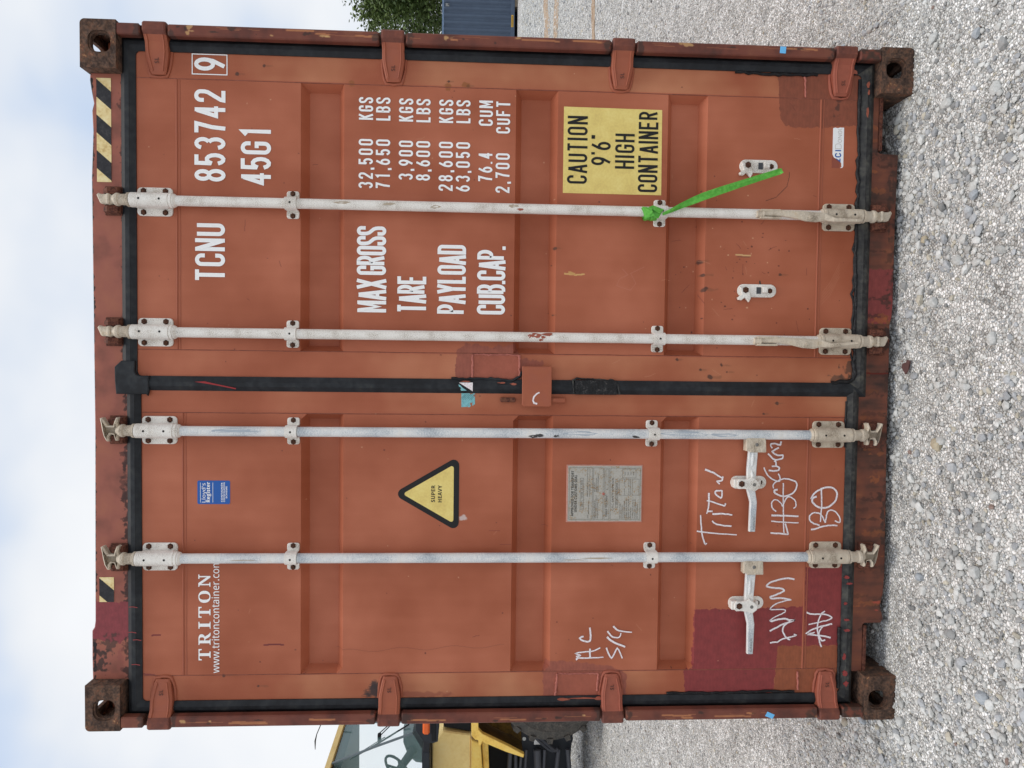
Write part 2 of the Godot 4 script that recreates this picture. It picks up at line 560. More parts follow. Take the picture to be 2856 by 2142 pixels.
func make_materials() -> void:
	var nr := bump(256, 0.03, 3.0, 4)
	var rust_stops := [[0.0, C(46, 36, 33)], [0.36, C(72, 56, 48)], [0.5, C(92, 70, 58)], [0.62, C(106, 80, 64)], [0.72, C(112, 72, 58)], [0.78, C(132, 98, 72)], [0.85, C(176, 132, 96)], [1.0, C(222, 186, 146)]]
	M.rust = tri_mat(mottle(512, 0.010, 0.05, 0.42, rust_stops, 3), 3.0, 0.85, nr, 1.6)
	var dark_rust := [[0.0, C(24, 17, 16)], [0.4, C(58, 38, 30)], [0.55, C(84, 54, 40)], [0.7, C(110, 74, 54)], [0.85, C(96, 48, 36)], [1.0, C(150, 100, 70)]]
	M.bolt = tri_mat(mottle(256, 0.04, 0.1, 0.5, dark_rust, 9), 11.0, 0.8, nr, 1.5)
	M.keeper = tri_mat(mottle(256, 0.02, 0.06, 0.5, [[0.0, C(40, 26, 24)], [0.45, C(88, 52, 42)], [0.6, C(120, 74, 58)], [0.8, C(96, 66, 48)], [1.0, C(160, 110, 80)]], 19), 7.0, 0.8, nr, 1.2)
	var zinc := [[0.0, C(132, 120, 106)], [0.2, C(168, 157, 143)], [0.34, C(205, 197, 186)], [0.5, C(234, 229, 221)], [0.7, C(240, 236, 229)], [0.86, C(220, 208, 190)], [1.0, C(196, 174, 142)]]
	M.zinc = tri_mat(mottle(512, 0.006, 0.16, 0.6, zinc, 31), 3.0, 0.5, bump(256, 0.08, 1.6, 8), 0.5, 0.45)
	var worn := [[0.0, C(104, 92, 78)], [0.25, C(150, 136, 118)], [0.40, C(190, 176, 156)], [0.6, C(208, 196, 178)], [0.8, C(200, 180, 152)], [1.0, C(176, 146, 112)]]
	M.zinc_worn = tri_mat(mottle(512, 0.008, 0.15, 0.5, worn, 41), 3.2, 0.6, bump(256, 0.08, 2.0, 18), 0.8, 0.4)
	var galv := [[0.0, C(136, 144, 152)], [0.3, C(182, 188, 192)], [0.48, C(216, 217, 216)], [0.65, C(230, 227, 222)], [0.85, C(222, 214, 200)], [1.0, C(206, 194, 170)]]
	M.galv = tri_mat(mottle(512, 0.006, 0.14, 0.45, galv, 51), 2.2, 0.5, bump(256, 0.07, 1.5, 28), 0.6, 0.5)
	var rub := [[0.0, C(14, 15, 17)], [0.45, C(28, 30, 34)], [0.6, C(37, 40, 44)], [0.78, C(48, 50, 51)], [1.0, C(84, 80, 70)]]
	M.rubber = tri_mat(mottle(512, 0.008, 0.04, 0.35, rub, 61), 1.6, 0.62, bump(256, 0.03, 1.0, 38), 0.5, 0.4)
	var rub2 := [[0.0, C(20, 20, 21)], [0.45, C(42, 42, 43)], [0.6, C(62, 62, 60)], [0.8, C(88, 86, 78)], [1.0, C(120, 104, 88)]]
	M.rubber_grey = tri_mat(mottle(512, 0.01, 0.05, 0.4, rub2, 63), 1.8, 0.66, bump(256, 0.03, 1.0, 39), 0.5, 0.4)
	M.tar = tri_mat(mottle(256, 0.02, 0.08, 0.5, [[0.0, C(12, 12, 14)], [0.6, C(34, 34, 36)], [0.8, C(74, 72, 70)], [1.0, C(110, 60, 48)]], 71), 6.0, 0.45, nr, 1.0)
	M.paint = tri_mat(mottle(512, 0.006, 0.03, 0.4, [[0.0, C(146, 84, 66, KP)], [0.5, C(152, 84, 60, KP)], [1.0, C(158, 90, 63, KP)]], 81), 1.4, 0.58, null, 1.0, 0.4)
	M.paint_new = tri_mat(mottle(256, 0.01, 0.05, 0.4, [[0.0, C(132, 72, 56, 1.2)], [0.5, C(146, 80, 62, 1.2)], [1.0, C(156, 86, 68, 1.2)]], 83), 3.0, 0.55, bump(256, 0.05, 1.0, 88), 0.6, 0.4)
	M.weld = tri_mat(mottle(256, 0.02, 0.06, 0.4, [[0.0, C(120, 66, 56, 1.2)], [0.5, C(158, 94, 82, 1.2)], [1.0, C(180, 112, 98, 1.2)]], 85), 5.0, 0.5, nr, 1.0)
	M.knuckle = tri_mat(mottle(256, 0.014, 0.05, 0.4, [[0.0, C(78, 52, 46)], [0.4, C(108, 64, 54)], [0.7, C(124, 72, 58)], [0.9, C(136, 82, 64)], [1.0, C(190, 150, 110)]], 87), 4.0, 0.6)
	M.seam = tri_mat(mottle(256, 0.02, 0.06, 0.4, [[0.0, C(92, 54, 46)], [0.5, C(134, 78, 62)], [1.0, C(152, 92, 76)]], 86), 3.0, 0.55)  # dirty paint, darkened to stand in for the shadow line along the seam
	M.white = flat(C(244, 244, 243), 0.5)
	M.chalk = tri_mat(mottle(256, 0.05, 0.2, 0.6, [[0.0, C(170, 120, 108)], [0.32, C(208, 186, 184)], [0.5, C(238, 232, 234)], [1.0, C(246, 243, 245)]], 91), 9.0, 0.9)
	M.yellow = tri_mat(mottle(512, 0.01, 0.06, 0.4, [[0.0, C(214, 186, 108)], [0.5, C(229, 205, 120)], [0.8, C(234, 213, 132)], [1.0, C(242, 228, 168)]], 95), 3.0, 0.45, null, 1.0, 0.45)
	M.cream = tri_mat(mottle(256, 0.012, 0.05, 0.4, [[0.0, C(186, 150, 92)], [0.4, C(228, 204, 146)], [0.7, C(238, 220, 168)], [1.0, C(242, 230, 190)]], 97), 5.0, 0.5)
	M.ink = flat(C(26, 25, 26), 0.45)
	M.tape_black = tri_mat(mottle(256, 0.02, 0.08, 0.4, [[0.0, C(34, 33, 36)], [0.6, C(52, 51, 54)], [1.0, C(80, 76, 74)]], 99), 6.0, 0.5)
	M.dark = flat(C(22, 20, 20), 0.8)
	M.steel = flat(C(120, 118, 114), 0.4, 0.5, 0.4)
	M.blue = flat(C(38, 92, 168), 0.4)
	M.tape_blue = flat(C(112, 190, 240), 0.6)

# ================================================================ ground
func build_ground() -> void:
	# one sheet to the horizon
	var mb := MB.new()
	var xs := [-500.0, -60.0, -14.0, 0.0, 14.0, 60.0, 500.0]
	var zs := [-500.0, -80.0, -30.0, -12.0, -3.0, 3.0, 40.0]
	for a in xs.size() - 1:
		for b in zs.size() - 1:
			mb.quad(Vector3(xs[a], 0, zs[b + 1]), Vector3(xs[a + 1], 0, zs[b + 1]), Vector3(xs[a + 1], 0, zs[b]), Vector3(xs[a], 0, zs[b]))
	# fine crushed stone: cells with a tone of their own and dark joints
	var sz := 1024
	var f := FastNoiseLite.new()
	f.noise_type = FastNoiseLite.TYPE_CELLULAR
	f.seed = 12; f.frequency = 0.085; f.cellular_jitter = 1.0; f.fractal_type = FastNoiseLite.FRACTAL_NONE
	f.cellular_return_type = FastNoiseLite.RETURN_CELL_VALUE
	var cell := f.get_seamless_image(sz, sz).get_data()
	f.cellular_return_type = FastNoiseLite.RETURN_DISTANCE2_SUB
	var edge_im := f.get_seamless_image(sz, sz)
	var edge := edge_im.get_data()
	f.noise_type = FastNoiseLite.TYPE_SIMPLEX_SMOOTH
	f.fractal_type = FastNoiseLite.FRACTAL_FBM
	f.frequency = 0.004; f.fractal_octaves = 5
	var big := f.get_seamless_image(sz, sz).get_data()
	f.frequency = 0.15; f.seed = 77
	var fine := f.get_seamless_image(sz, sz).get_data()
	var buf := PackedByteArray()
	buf.resize(sz * sz * 3)
	for i in sz * sz:
		var e := minf(1.0, edge[i] / 70.0)
		var l := (172.0 + cell[i] * 0.34 + (big[i] - 128) * 0.26 + (fine[i] - 128) * 0.22) * (0.58 + 0.42 * e)
		var warm := (cell[(i * 7 + 13) % (sz * sz)] - 128) * 0.03
		buf[i * 3] = clampi(int(l + 2.0 + warm), 0, 255)
		buf[i * 3 + 1] = clampi(int(l), 0, 255)
		buf[i * 3 + 2] = clampi(int(l - 4.0 - warm), 0, 255)
	var m := StandardMaterial3D.new()
	m.albedo_texture = tex_of(buf, sz, sz)
	edge_im.convert(Image.FORMAT_RGBA8)
	edge_im.bump_map_to_normal_map(4.0)
	m.normal_enabled = true
	m.normal_texture = ImageTexture.create_from_image(edge_im)
	m.normal_scale = 1.0
	m.uv1_triplanar = true
	m.uv1_world_triplanar = true
	m.uv1_scale = Vector3(1.0, 1.0, 1.0)
	m.roughness = 0.95
	m.metallic_specular = 0.2
	var g := obj("ground", mb, m)
	tag(g, "", "", "", "structure")
	# strips of bare tan earth worn into the yard beyond the container
	var earth := tri_mat(mottle(512, 0.01, 0.06, 0.5, [[0.0, C(124, 100, 80)], [0.45, C(158, 134, 110)], [0.65, C(182, 164, 144)], [1.0, C(206, 196, 182)]], 14), 0.9, 0.95)
	for s in [[4.2, 26.0, -14.1, 1.1], [4.0, 22.0, -11.9, 0.8], [3.2, 12.0, -7.2, 0.2]]:
		var p := PackedVector2Array()
		var nn := 40
		for k in nn + 1:
			var x: float = lerpf(s[0], s[1], float(k) / nn)
			p.append(Vector2(x, s[2] + s[3] * (0.5 + 0.35 * sin(x * 1.9) + rng.randf_range(-0.25, 0.25)) + 0.12 * sin(x * 0.7)))
		for k in nn + 1:
			var x: float = lerpf(s[1], s[0], float(k) / nn)
			p.append(Vector2(x, s[2] - s[3] * (0.5 + 0.3 * sin(x * 1.3 + 1.0) + rng.randf_range(-0.25, 0.25)) + 0.12 * sin(x * 0.7)))
		var e := MB.new()
		for q in [p]:
			var t := Geometry2D.triangulate_polygon(q)
			for k in range(0, t.size(), 3):
				var a := Vector3(q[t[k]].x, 0.006, q[t[k]].y)
				var b := Vector3(q[t[k + 1]].x, 0.006, q[t[k + 1]].y)
				var c := Vector3(q[t[k + 2]].x, 0.006, q[t[k + 2]].y)
				if (b - a).cross(c - a).y < 0.0: e.tri(a, c, b)
				else: e.tri(a, b, c)
		tag(obj("bare_earth", e, earth), "", "", "", "structure")
	scatter_gravel()

func rock(sub: bool, sd: int, flatness := 0.62) -> MB:
	var r := RandomNumberGenerator.new()
	r.seed = sd
	var t := (1.0 + sqrt(5.0)) / 2.0
	var vs := []
	for q in [[-1, t, 0], [1, t, 0], [-1, -t, 0], [1, -t, 0], [0, -1, t], [0, 1, t], [0, -1, -t], [0, 1, -t], [t, 0, -1], [t, 0, 1], [-t, 0, -1], [-t, 0, 1]]:
		vs.append(Vector3(q[0], q[1], q[2]).normalized())
	var fs := [[0, 11, 5], [0, 5, 1], [0, 1, 7], [0, 7, 10], [0, 10, 11], [1, 5, 9], [5, 11, 4], [11, 10, 2], [10, 7, 6], [7, 1, 8], [3, 9, 4], [3, 4, 2], [3, 2, 6], [3, 6, 8], [3, 8, 9], [4, 9, 5], [2, 4, 11], [6, 2, 10], [8, 6, 7], [9, 8, 1]]
	if sub:
		var mid := {}
		var out := []
		for f in fs:
			var m := []
			for e in [[f[0], f[1]], [f[1], f[2]], [f[2], f[0]]]:
				var key := "%d_%d" % [mini(e[0], e[1]), maxi(e[0], e[1])]
				if not mid.has(key):
					mid[key] = vs.size()
					vs.append((vs[e[0]] + vs[e[1]]).normalized())
				m.append(mid[key])
			out.append([f[0], m[0], m[2]]); out.append([f[1], m[1], m[0]]); out.append([f[2], m[2], m[1]]); out.append([m[0], m[1], m[2]])
		fs = out
	# planes cut the ball into a broken stone
	var cuts := []
	for k in 9:
		var d := Vector3(r.randfn(), r.randfn(), r.randfn()).normalized()
		cuts.append([d, r.randf_range(0.62, 0.95)])
	var st := Vector3(r.randf_range(0.85, 1.3), flatness * r.randf_range(0.8, 1.2), r.randf_range(0.7, 1.0))
	for k in vs.size():
		var p: Vector3 = vs[k]
		for c in cuts:
			var d: float = p.dot(c[0])
			if d > c[1]: p -= c[0] * (d - c[1])
		p *= r.randf_range(0.95, 1.05)
		vs[k] = p * st
	var mb := MB.new()
	for f in fs: mb.tri_out(vs[f[0]], vs[f[1]], vs[f[2]], Vector3.ZERO)
	return mb

func stone_tint() -> Color:
	var t := rng.randf()
	var l := rng.randf_range(0.85, 1.30)
	var c := Color(0.58, 0.575, 0.56)
	if t < 0.36: c = Color(0.72, 0.715, 0.70)
	elif t < 0.58: c = Color(0.46, 0.47, 0.49)
	elif t < 0.65: c = Color(0.58, 0.535, 0.45)
	elif t < 0.73: c = Color(0.32, 0.32, 0.32)
	elif t < 0.732: c = Color(0.33, 0.24, 0.21)
	return Color(minf(c.r * l, 0.84), minf(c.g * l, 0.84), minf(c.b * l, 0.83))

func stone_mat() -> StandardMaterial3D:
	var m := StandardMaterial3D.new()
	m.vertex_color_use_as_albedo = true
	m.albedo_texture = mottle(256, 0.02, 0.09, 0.5, [[0.0, Color(0.72, 0.72, 0.71)], [0.5, Color(0.92, 0.92, 0.91)], [1.0, Color(1, 1, 1)]], 33)
	m.uv1_triplanar = true
	m.uv1_scale = Vector3(0.35, 0.35, 0.35)
	m.roughness = 0.9
	m.metallic_specular = 0.25
	return m

func scatter_gravel() -> void:
	var sm := stone_mat()
	M.stone = sm
	var sets := []
	var variants := 8
	for k in variants: sets.append([])
	var add := func(x: float, z: float, s: float, sink: float) -> void:
		var b := Basis.from_euler(Vector3(rng.randf_range(-0.35, 0.35), rng.randf_range(0, TAU), rng.randf_range(-0.35, 0.35))).scaled(Vector3(s, s, s))
		sets[rng.randi() % variants].append([Transform3D(b, Vector3(x, s * sink, z)), stone_tint()])
	var fx := FastNoiseLite.new()
	fx.seed = 3; fx.frequency = 0.9; fx.fractal_octaves = 3
	# the strip in front of the doors and on under the container
	for k in 70000:
		var x := rng.randf_range(-2.1, 2.2)
		var z := rng.randf_range(-0.75, 1.0)
		if z < -0.3 and absf(x) < 1.1 and rng.randf() < 0.5: continue
		add.call(x, z, rng.randf_range(0.0016, 0.0045), 0.3)
	for k in 21000:
		var x := rng.randf_range(-2.1, 2.2)
		var z := rng.randf_range(-0.75, 1.0)
		if fx.get_noise_2d(x, z) < rng.randf_range(-0.4, 0.25): continue
		add.call(x, z, 0.0045 + 0.0085 * pow(rng.randf(), 1.8), 0.3)
	for k in 2600:
		var x := rng.randf_range(-2.1, 2.2)
		var z := rng.randf_range(-0.7, 1.0)
		if fx.get_noise_2d(x, z) < rng.randf_range(-0.4, 0.25): continue
		add.call(x, z, 0.010 + 0.011 * pow(rng.randf(), 2.0), 0.35)
	# both sides of the container, thinning with distance
	for side in [1.0, -1.0]:
		for k in 62000:
			var d := 2.35 * pow(11.0, pow(rng.randf(), 0.85))
			var lo := 0.40 * d
			var hi := 0.64 * d
			var x: float = 0.0851 + side * rng.randf_range(lo, hi)
			var z := 2.4964 - d
			if z > -0.4 and absf(x) < 1.3: continue
			if side > 0.0 and ((z < -13.5 and z > -14.7) or (z < -7.0 and z > -7.4) or (z < -11.5 and z > -12.4 and rng.randf() < 0.6)) and rng.randf() < 0.88: continue
			var px := 0.0014 * d
			var s := maxf(0.003, px * 0.55) * rng.randf_range(0.7, 1.6)
			if rng.randf() < 0.06: s *= rng.randf_range(1.5, 2.4)
			add.call(x, z, minf(s, 0.05), 0.25)
	var root := Node3D.new()
	root.name = "gravel"
	add_child(root, true)
	tag(root, "loose pale grey gravel covering the yard around the container", "gravel", "", "stuff")
	for k in variants:
		var mm := MultiMesh.new()
		mm.transform_format = MultiMesh.TRANSFORM_3D
		mm.use_colors = true
		mm.mesh = rock(k < 3, 100 + k).mesh()
		mm.instance_count = sets[k].size()
		for j in sets[k].size():
			mm.set_instance_transform(j, sets[k][j][0])
			mm.set_instance_color(j, sets[k][j][1])
		var mi := MultiMeshInstance3D.new()
		mi.name = "pebbles"
		mi.multimesh = mm
		mi.material_override = sm
		root.add_child(mi, true)
		mi.set_meta("kind", "stuff")

func build_litter() -> void:
	# larger stones lying loose on top, each one its own
	var protos := []
	for k in 6: protos.append(rock(true, 300 + k, 0.66).mesh())
	var spots := [[0.30, 0.16, 0.024, 0], [0.62, 0.34, 0.020, 1], [0.02, 0.33, 0.020, 0], [-0.18, 0.20, 0.022, 2], [-0.55, 0.40, 0.026, 0], [-0.74, 0.30, 0.022, 0], [-0.40, 0.09, 0.023, 0], [-0.92, 0.45, 0.025, 1], [-1.02, 0.24, 0.02, 0], [0.95, 0.20, 0.026, 0], [1.12, 0.33, 0.022, 1], [1.20, 0.12, 0.024, 0], [0.78, 0.12, 0.021, 0], [1.30, -0.28, 0.026, 0], [1.42, -0.5, 0.026, 1], [0.52, 0.10, 0.018, 2], [0.17, 0.44, 0.018, 0], [-0.30, 0.47, 0.019, 0], [-0.65, 0.13, 0.02, 1], [0.92, 0.42, 0.02, 0], [-1.20, 0.05, 0.022, 0], [-1.32, -0.2, 0.024, 1]]
	var names := ["larger pale grey stone lying loose on the gravel", "larger bluish grey stone lying loose on the gravel", "larger tan stone lying loose on the gravel"]
	var cols := [Color(0.66, 0.66, 0.65), Color(0.47, 0.50, 0.54), Color(0.58, 0.50, 0.37)]
	var mats := []
	for k in 3:
		var m: StandardMaterial3D = M.stone.duplicate()
		m.vertex_color_use_as_albedo = false
		m.albedo_color = cols[k].linear_to_srgb()
		m.uv1_scale = Vector3(0.6, 0.6, 0.6)
		mats.append(m)
	for s in spots:
		var o := obj("stone", protos[rng.randi() % 6], mats[s[3]])
		o.transform = Transform3D(Basis.from_euler(Vector3(rng.randf_range(-0.3, 0.3), rng.randf_range(0, TAU), rng.randf_range(-0.3, 0.3))).scaled(Vector3(s[2], s[2], s[2])), Vector3(s[0], s[2] * 0.4, s[1]))
		tag(o, names[s[3]], "stone", "larger stones lying on the gravel")
	# a shard of dark red plastic
	var mb := MB.new()
	mb.prism(PackedVector2Array([Vector2(-0.022, -0.003), Vector2(-0.016, -0.012), Vector2(-0.008, -0.008), Vector2(0.002, -0.013), Vector2(0.012, -0.006), Vector2(0.016, 0.019), Vector2(0.002, 0.016)]), 0.0, 0.003, 0.0006, true)
	var o := obj("shard", mb, flat(C(74, 38, 36), 0.4))
	o.transform = Transform3D(Basis.from_euler(Vector3(-1.15, 0.0, 2.3)).scaled(Vector3(1.2, 1.2, 1.2)), Vector3(0.082, 0.016, 0.03))
	tag(o, "dark maroon shard lying on the gravel before the container's door sill", "shard")

# ================================================================ the container
const KP := 1.12            # how much brighter paint is than it looks on an upright face under this sky

func P2(a: Array) -> PackedVector2Array:
	var r := PackedVector2Array()
	for k in range(0, a.size(), 2): r.append(Vector2(a[k], a[k + 1]))
	return r

func rounded(x0: float, y0: float, x1: float, y1: float, r: float, n := 5) -> PackedVector2Array:
	var p := PackedVector2Array()
	for c in [[x1 - r, y0 + r, -90], [x1 - r, y1 - r, 0], [x0 + r, y1 - r, 90], [x0 + r, y0 + r, 180]]:
		for k in n + 1:
			var a := deg_to_rad(c[2] + 90.0 * k / n)
			p.append(Vector2(c[0] + cos(a) * r, c[1] + sin(a) * r))
	return p

func door_canvas() -> Canvas:
	var cv := Canvas.new(-1.2, 0.1, 1.2, 2.8, 560.0)
	var w := cv.w
	var h := cv.h
	cv.nz = noise_bytes(w, h, 0.05, 11, 4)
	var big := noise_bytes(w, h, 0.004, 21, 4)
	var grain := noise_bytes(w, h, 0.35, 27, 2)
	var streak := noise_bytes(w, h, 0.03, 31, 3, 1.0, 0.06)
	var base := C(160, 89, 62, KP)
	var tan_ := C(166, 106, 73, KP)
	var br := base.r * 255.0
	var bg := base.g * 255.0
	var bb := base.b * 255.0
	for py in h:
		var y := 2.8 - py / cv.s
		for px in w:
			var i := py * w + px
			var x := absf(-1.2 + px / cv.s)
			var d := (big[i] - 128) * 0.11 + (grain[i] - 128) * 0.02 + (streak[i] - 128) * 0.02
			# the frame round each leaf has weathered to a tan brown, most towards the foot
			var e := 0.0
			if x > 1.05: e = 0.40 + (big[i] - 128) * 0.006
			elif x < 0.105: e = clampf(0.55 - y * 0.22, 0.0, 0.5) + (big[i] - 128) * 0.004
			if y > 2.3: e *= clampf((2.75 - y) / 0.45, 0.1, 1.0)
			e = clampf(e, 0.0, 0.9)
			var j := i * 3
			cv.b[j] = clampi(int(lerpf(br, tan_.r * 255.0, e) + d * 1.1), 0, 255)
			cv.b[j + 1] = clampi(int(lerpf(bg, tan_.g * 255.0, e) + d), 0, 255)
			cv.b[j + 2] = clampi(int(lerpf(bb, tan_.b * 255.0, e) + d), 0, 255)
	# fresh paint over repairs
	var maroon := C(127, 52, 52, KP)
	cv.patch(P2([-0.824, 0.741, -0.822, 0.522, -0.814, 0.332, -0.962, 0.332, -0.963, 0.426, -1.05, 0.43, -1.137, 0.44, -1.137, 0.771, -1.047, 0.779, -1.043, 0.746]), maroon, 0.007)
	cv.patch(P2([-0.668, 0.326, -0.668, 0.15, -0.962, 0.15, -0.962, 0.324]), maroon, 0.006)
	cv.patch(P2([-0.962, 0.426, -0.963, 0.15, -1.16, 0.15, -1.16, 0.44, -1.05, 0.43]), C(138, 76, 50, KP), 0.004)
	cv.patch(P2([-1.008, 1.29, -1.012, 1.186, -1.03, 1.053, -1.047, 1.013, -1.06, 0.99, -1.15, 0.99, -1.15, 1.296, -1.05, 1.30]), C(144, 80, 64, KP), 0.006)
	cv.patch(P2([1.16, 0.478, 0.974, 0.464, 0.946, 0.444, 0.940, 0.377, 0.946, 0.297, 0.956, 0.12, 1.16, 0.12]), C(129, 71, 52, KP), 0.007)
	cv.patch(P2([0.11, 1.625, 0.145, 1.59, 0.13, 1.5, 0.145, 1.41, 0.094, 1.396, 0.082, 1.306, 0.056, 1.331, 0.01, 1.396, 0.0, 1.627]), C(143, 80, 64, KP), 0.010)
	# soot round the second hinge of the left leaf, smears by the gasket
	var soot := C(58, 46, 46)
	cv.blot(-1.112, 1.912, 0.026, 0.032, soot, 0.9, 0.6)
	cv.blot(-1.092, 1.900, 0.022, 0.024, soot, 0.8, 0.8)
	for k in 9: cv.line([Vector2(-1.132 + k * 0.006, 1.915), Vector2(-1.130 + k * 0.006, 1.955 - k * 0.004)], 0.003, soot, 0.7)
	cv.blot(-1.128, 1.74, 0.012, 0.12, C(128, 64, 52), 0.45, 0.5)
	cv.blot(1.05, 0.25, 0.05, 0.015, C(70, 46, 40), 0.6, 1.4)
	cv.blot(0.06, 0.175, 0.06, 0.03, C(88, 62, 50), 0.75, 1.4)
	cv.blot(0.03, 0.2, 0.02, 0.05, C(84, 62, 52), 0.6, 1.5)
	for q in [[0.490, 1.275, 5], [0.454, 0.744, 8], [0.404, 0.733, 7], [0.351, 0.728, 9], [0.096, 0.825, 5], [0.077, 0.66, 7], [0.034, 0.702, 9], [0.052, 0.64, 5], [0.06, 0.74, 6], [1.069, 2.392, 7], [1.099, 2.302, 5], [1.053, 1.593, 5], [1.066, 1.66, 4], [-1.05, 2.44, 8], [-1.09, 2.32, 6], [-0.10, 0.5, 5], [-0.06, 0.45, 5], [0.25, 1.28, 3], [0.41, 0.45, 5]]:
		cv.blot(q[0], q[1], q[2] * 0.001, q[2] * 0.0011, C(74, 48, 42), 0.85, 0.8)
		cv.blot(q[0], q[1] - q[2] * 0.002, q[2] * 0.0007, q[2] * 0.0035, C(112, 74, 52), 0.3, 0.9)
	for q in [[1.047, 1.66], [1.055, 1.6], [1.045, 2.0]]: cv.blot(q[0], q[1], 0.012, 0.012, C(140, 84, 44), 0.7, 0.9)
	# chips and scratches
	var r := RandomNumberGenerator.new()
	r.seed = 91
	for k in 150:
		var x := r.randf_range(-1.12, 1.12)
		var y := r.randf_range(0.2, 2.7)
		cv.blot(x, y, r.randf_range(0.0014, 0.0034), r.randf_range(0.0014, 0.0038), C(92, 50, 42) if r.randf() < 0.7 else C(196, 150, 120), 0.75, 0.6)
	for k in 110:                                    # many more where the catches and bars have knocked the right leaf
		var x := clampf(r.randfn(0.42, 0.14), 0.15, 0.9)
		var y := clampf(r.randfn(0.55, 0.13), 0.2, 0.85)
		if k > 60: continue
		cv.blot(x, y, r.randf_range(0.0014, 0.0036), r.randf_range(0.0014, 0.0045), C(86, 48, 40) if r.randf() < 0.6 else C(206, 164, 130), 0.8, 0.7)
	for k in 46:
		var a := Vector2(r.randf_range(-1.1, 1.1), r.randf_range(0.25, 2.4))
		if k > 22: a = Vector2(clampf(r.randfn(0.45, 0.15), 0.13, 0.95), clampf(r.randfn(0.55, 0.15), 0.2, 0.9))
		var dd := Vector2.from_angle(r.randf() * TAU) * r.randf_range(0.01, 0.045)
		cv.line([a, a + dd * 0.5 + Vector2(r.randfn(0, 0.002), 0), a + dd], 0.0018, C(104, 52, 44) if r.randf() < 0.7 else C(188, 130, 100), 0.65)
	cv.line([Vector2(0.782, 0.424), Vector2(0.760, 0.425), Vector2(0.730, 0.432), Vector2(0.690, 0.471), Vector2(0.676, 0.510)], 0.0034, C(70, 44, 38), 0.9)
	cv.line([Vector2(0.400, 1.239), Vector2(0.396, 1.2), Vector2(0.399, 1.168)], 0.006, C(206, 164, 104), 0.9)
	cv.line([Vector2(0.404, 1.222), Vector2(0.398, 1.204)], 0.009, C(196, 150, 92), 0.8)
	cv.line([Vector2(0.479, 0.615), Vector2(0.478, 0.56)], 0.004, C(206, 168, 116), 0.8)
	cv.line([Vector2(0.472, 0.61), Vector2(0.473, 0.562)], 0.003, C(70, 60, 52), 0.8)
	cv.line([Vector2(0.385, 0.525), Vector2(0.378, 0.523), Vector2(0.36, 0.522)], 0.005, C(64, 54, 46), 0.8)
	for k in 5: cv.line([Vector2(0.455 - k * 0.012, 0.228), Vector2(0.385 - k * 0.012, 0.262), Vector2(0.345 - k * 0.01, 0.292)], 0.0016, C(190, 128, 98), 0.4)
	cv.line([Vector2(0.42, 1.03), Vector2(0.40, 1.01), Vector2(0.385, 1.04), Vector2(0.36, 1.05), Vector2(0.345, 1.0), Vector2(0.37, 0.98), Vector2(0.405, 1.0), Vector2(0.43, 0.95)], 0.002, C(186, 122, 104), 0.6)
	cv.line([Vector2(-0.94, 2.3), Vector2(-0.938, 2.26), Vector2(-0.94, 2.23)], 0.004, C(110, 48, 46), 0.8)
	cv.line([Vector2(-0.902, 2.69), Vector2(-0.9, 2.66)], 0.005, C(120, 52, 50), 0.8)
	cv.line([Vector2(-1.04, 2.73), Vector2(-1.042, 2.70), Vector2(-1.045, 2.68)], 0.005, C(128, 62, 56), 0.8)
	for k in 3: cv.line([Vector2(-0.53 - k * 0.05, 1.5 - k * 0.04), Vector2(-0.53 - k * 0.05, 1.46 - k * 0.04)], 0.0022, C(112, 52, 44), 0.7)
	var wav := []
	for k in 30: wav.append(Vector2(-0.965 + 0.006 * sin(k * 0.7) + k * 0.0005, 2.05 - k * 0.021))
	cv.line(wav, 0.0025, C(120, 66, 50), 0.55)
	cv.blot(-0.482, 1.597, 0.012, 0.016, C(206, 196, 194), 0.8, 0.9)
	return cv

func edge_canvas(x0: float, y0: float, x1: float, y1: float, s: float, sd: int, kind: int) -> Canvas:
	var cv := Canvas.new(x0, y0, x1, y1, s)
	var w := cv.w
	var h := cv.h
	cv.nz = noise_bytes(w, h, 0.06, sd, 4)
	var big := noise_bytes(w, h, 0.012, sd + 1, 4)
	var st := noise_bytes(w, h, 0.05, sd + 2, 4, 1.0, 0.12)
	var lut := []
	var stops: Array
	if kind == 0: stops = [[0.0, C(120, 72, 60, KP)], [0.5, C(146, 86, 72, KP)], [1.0, C(154, 94, 74, KP)]]                 # header
	elif kind == 1: stops = [[0.0, C(64, 50, 46)], [0.2, C(88, 60, 51)], [0.4, C(106, 66, 54)], [0.6, C(118, 71, 56)], [0.78, C(128, 78, 58)], [1.0, C(154, 98, 68)]]   # sill
	else: stops = [[0.0, C(70, 46, 40)], [0.3, C(100, 56, 46)], [0.55, C(116, 64, 51)], [0.8, C(122, 71, 55)], [1.0, C(140, 88, 66)]]   # post
	for k in 256: lut.append(ramp_at(stops, k / 255.0))
	for i in w * h:
		var v: int = big[i]
		if kind == 1: v = int(128 + (big[i] - 128) * 0.75 + (st[i] - 128) * 0.4)
		if kind == 2: v = int(128 + (big[i] - 128) * 0.8 + (cv.nz[i] - 128) * 0.2)
		var c: Color = lut[clampi(v, 0, 255)]
		cv.b[i * 3] = int(c.r * 255.0); cv.b[i * 3 + 1] = int(c.g * 255.0); cv.b[i * 3 + 2] = int(c.b * 255.0)
	return cv

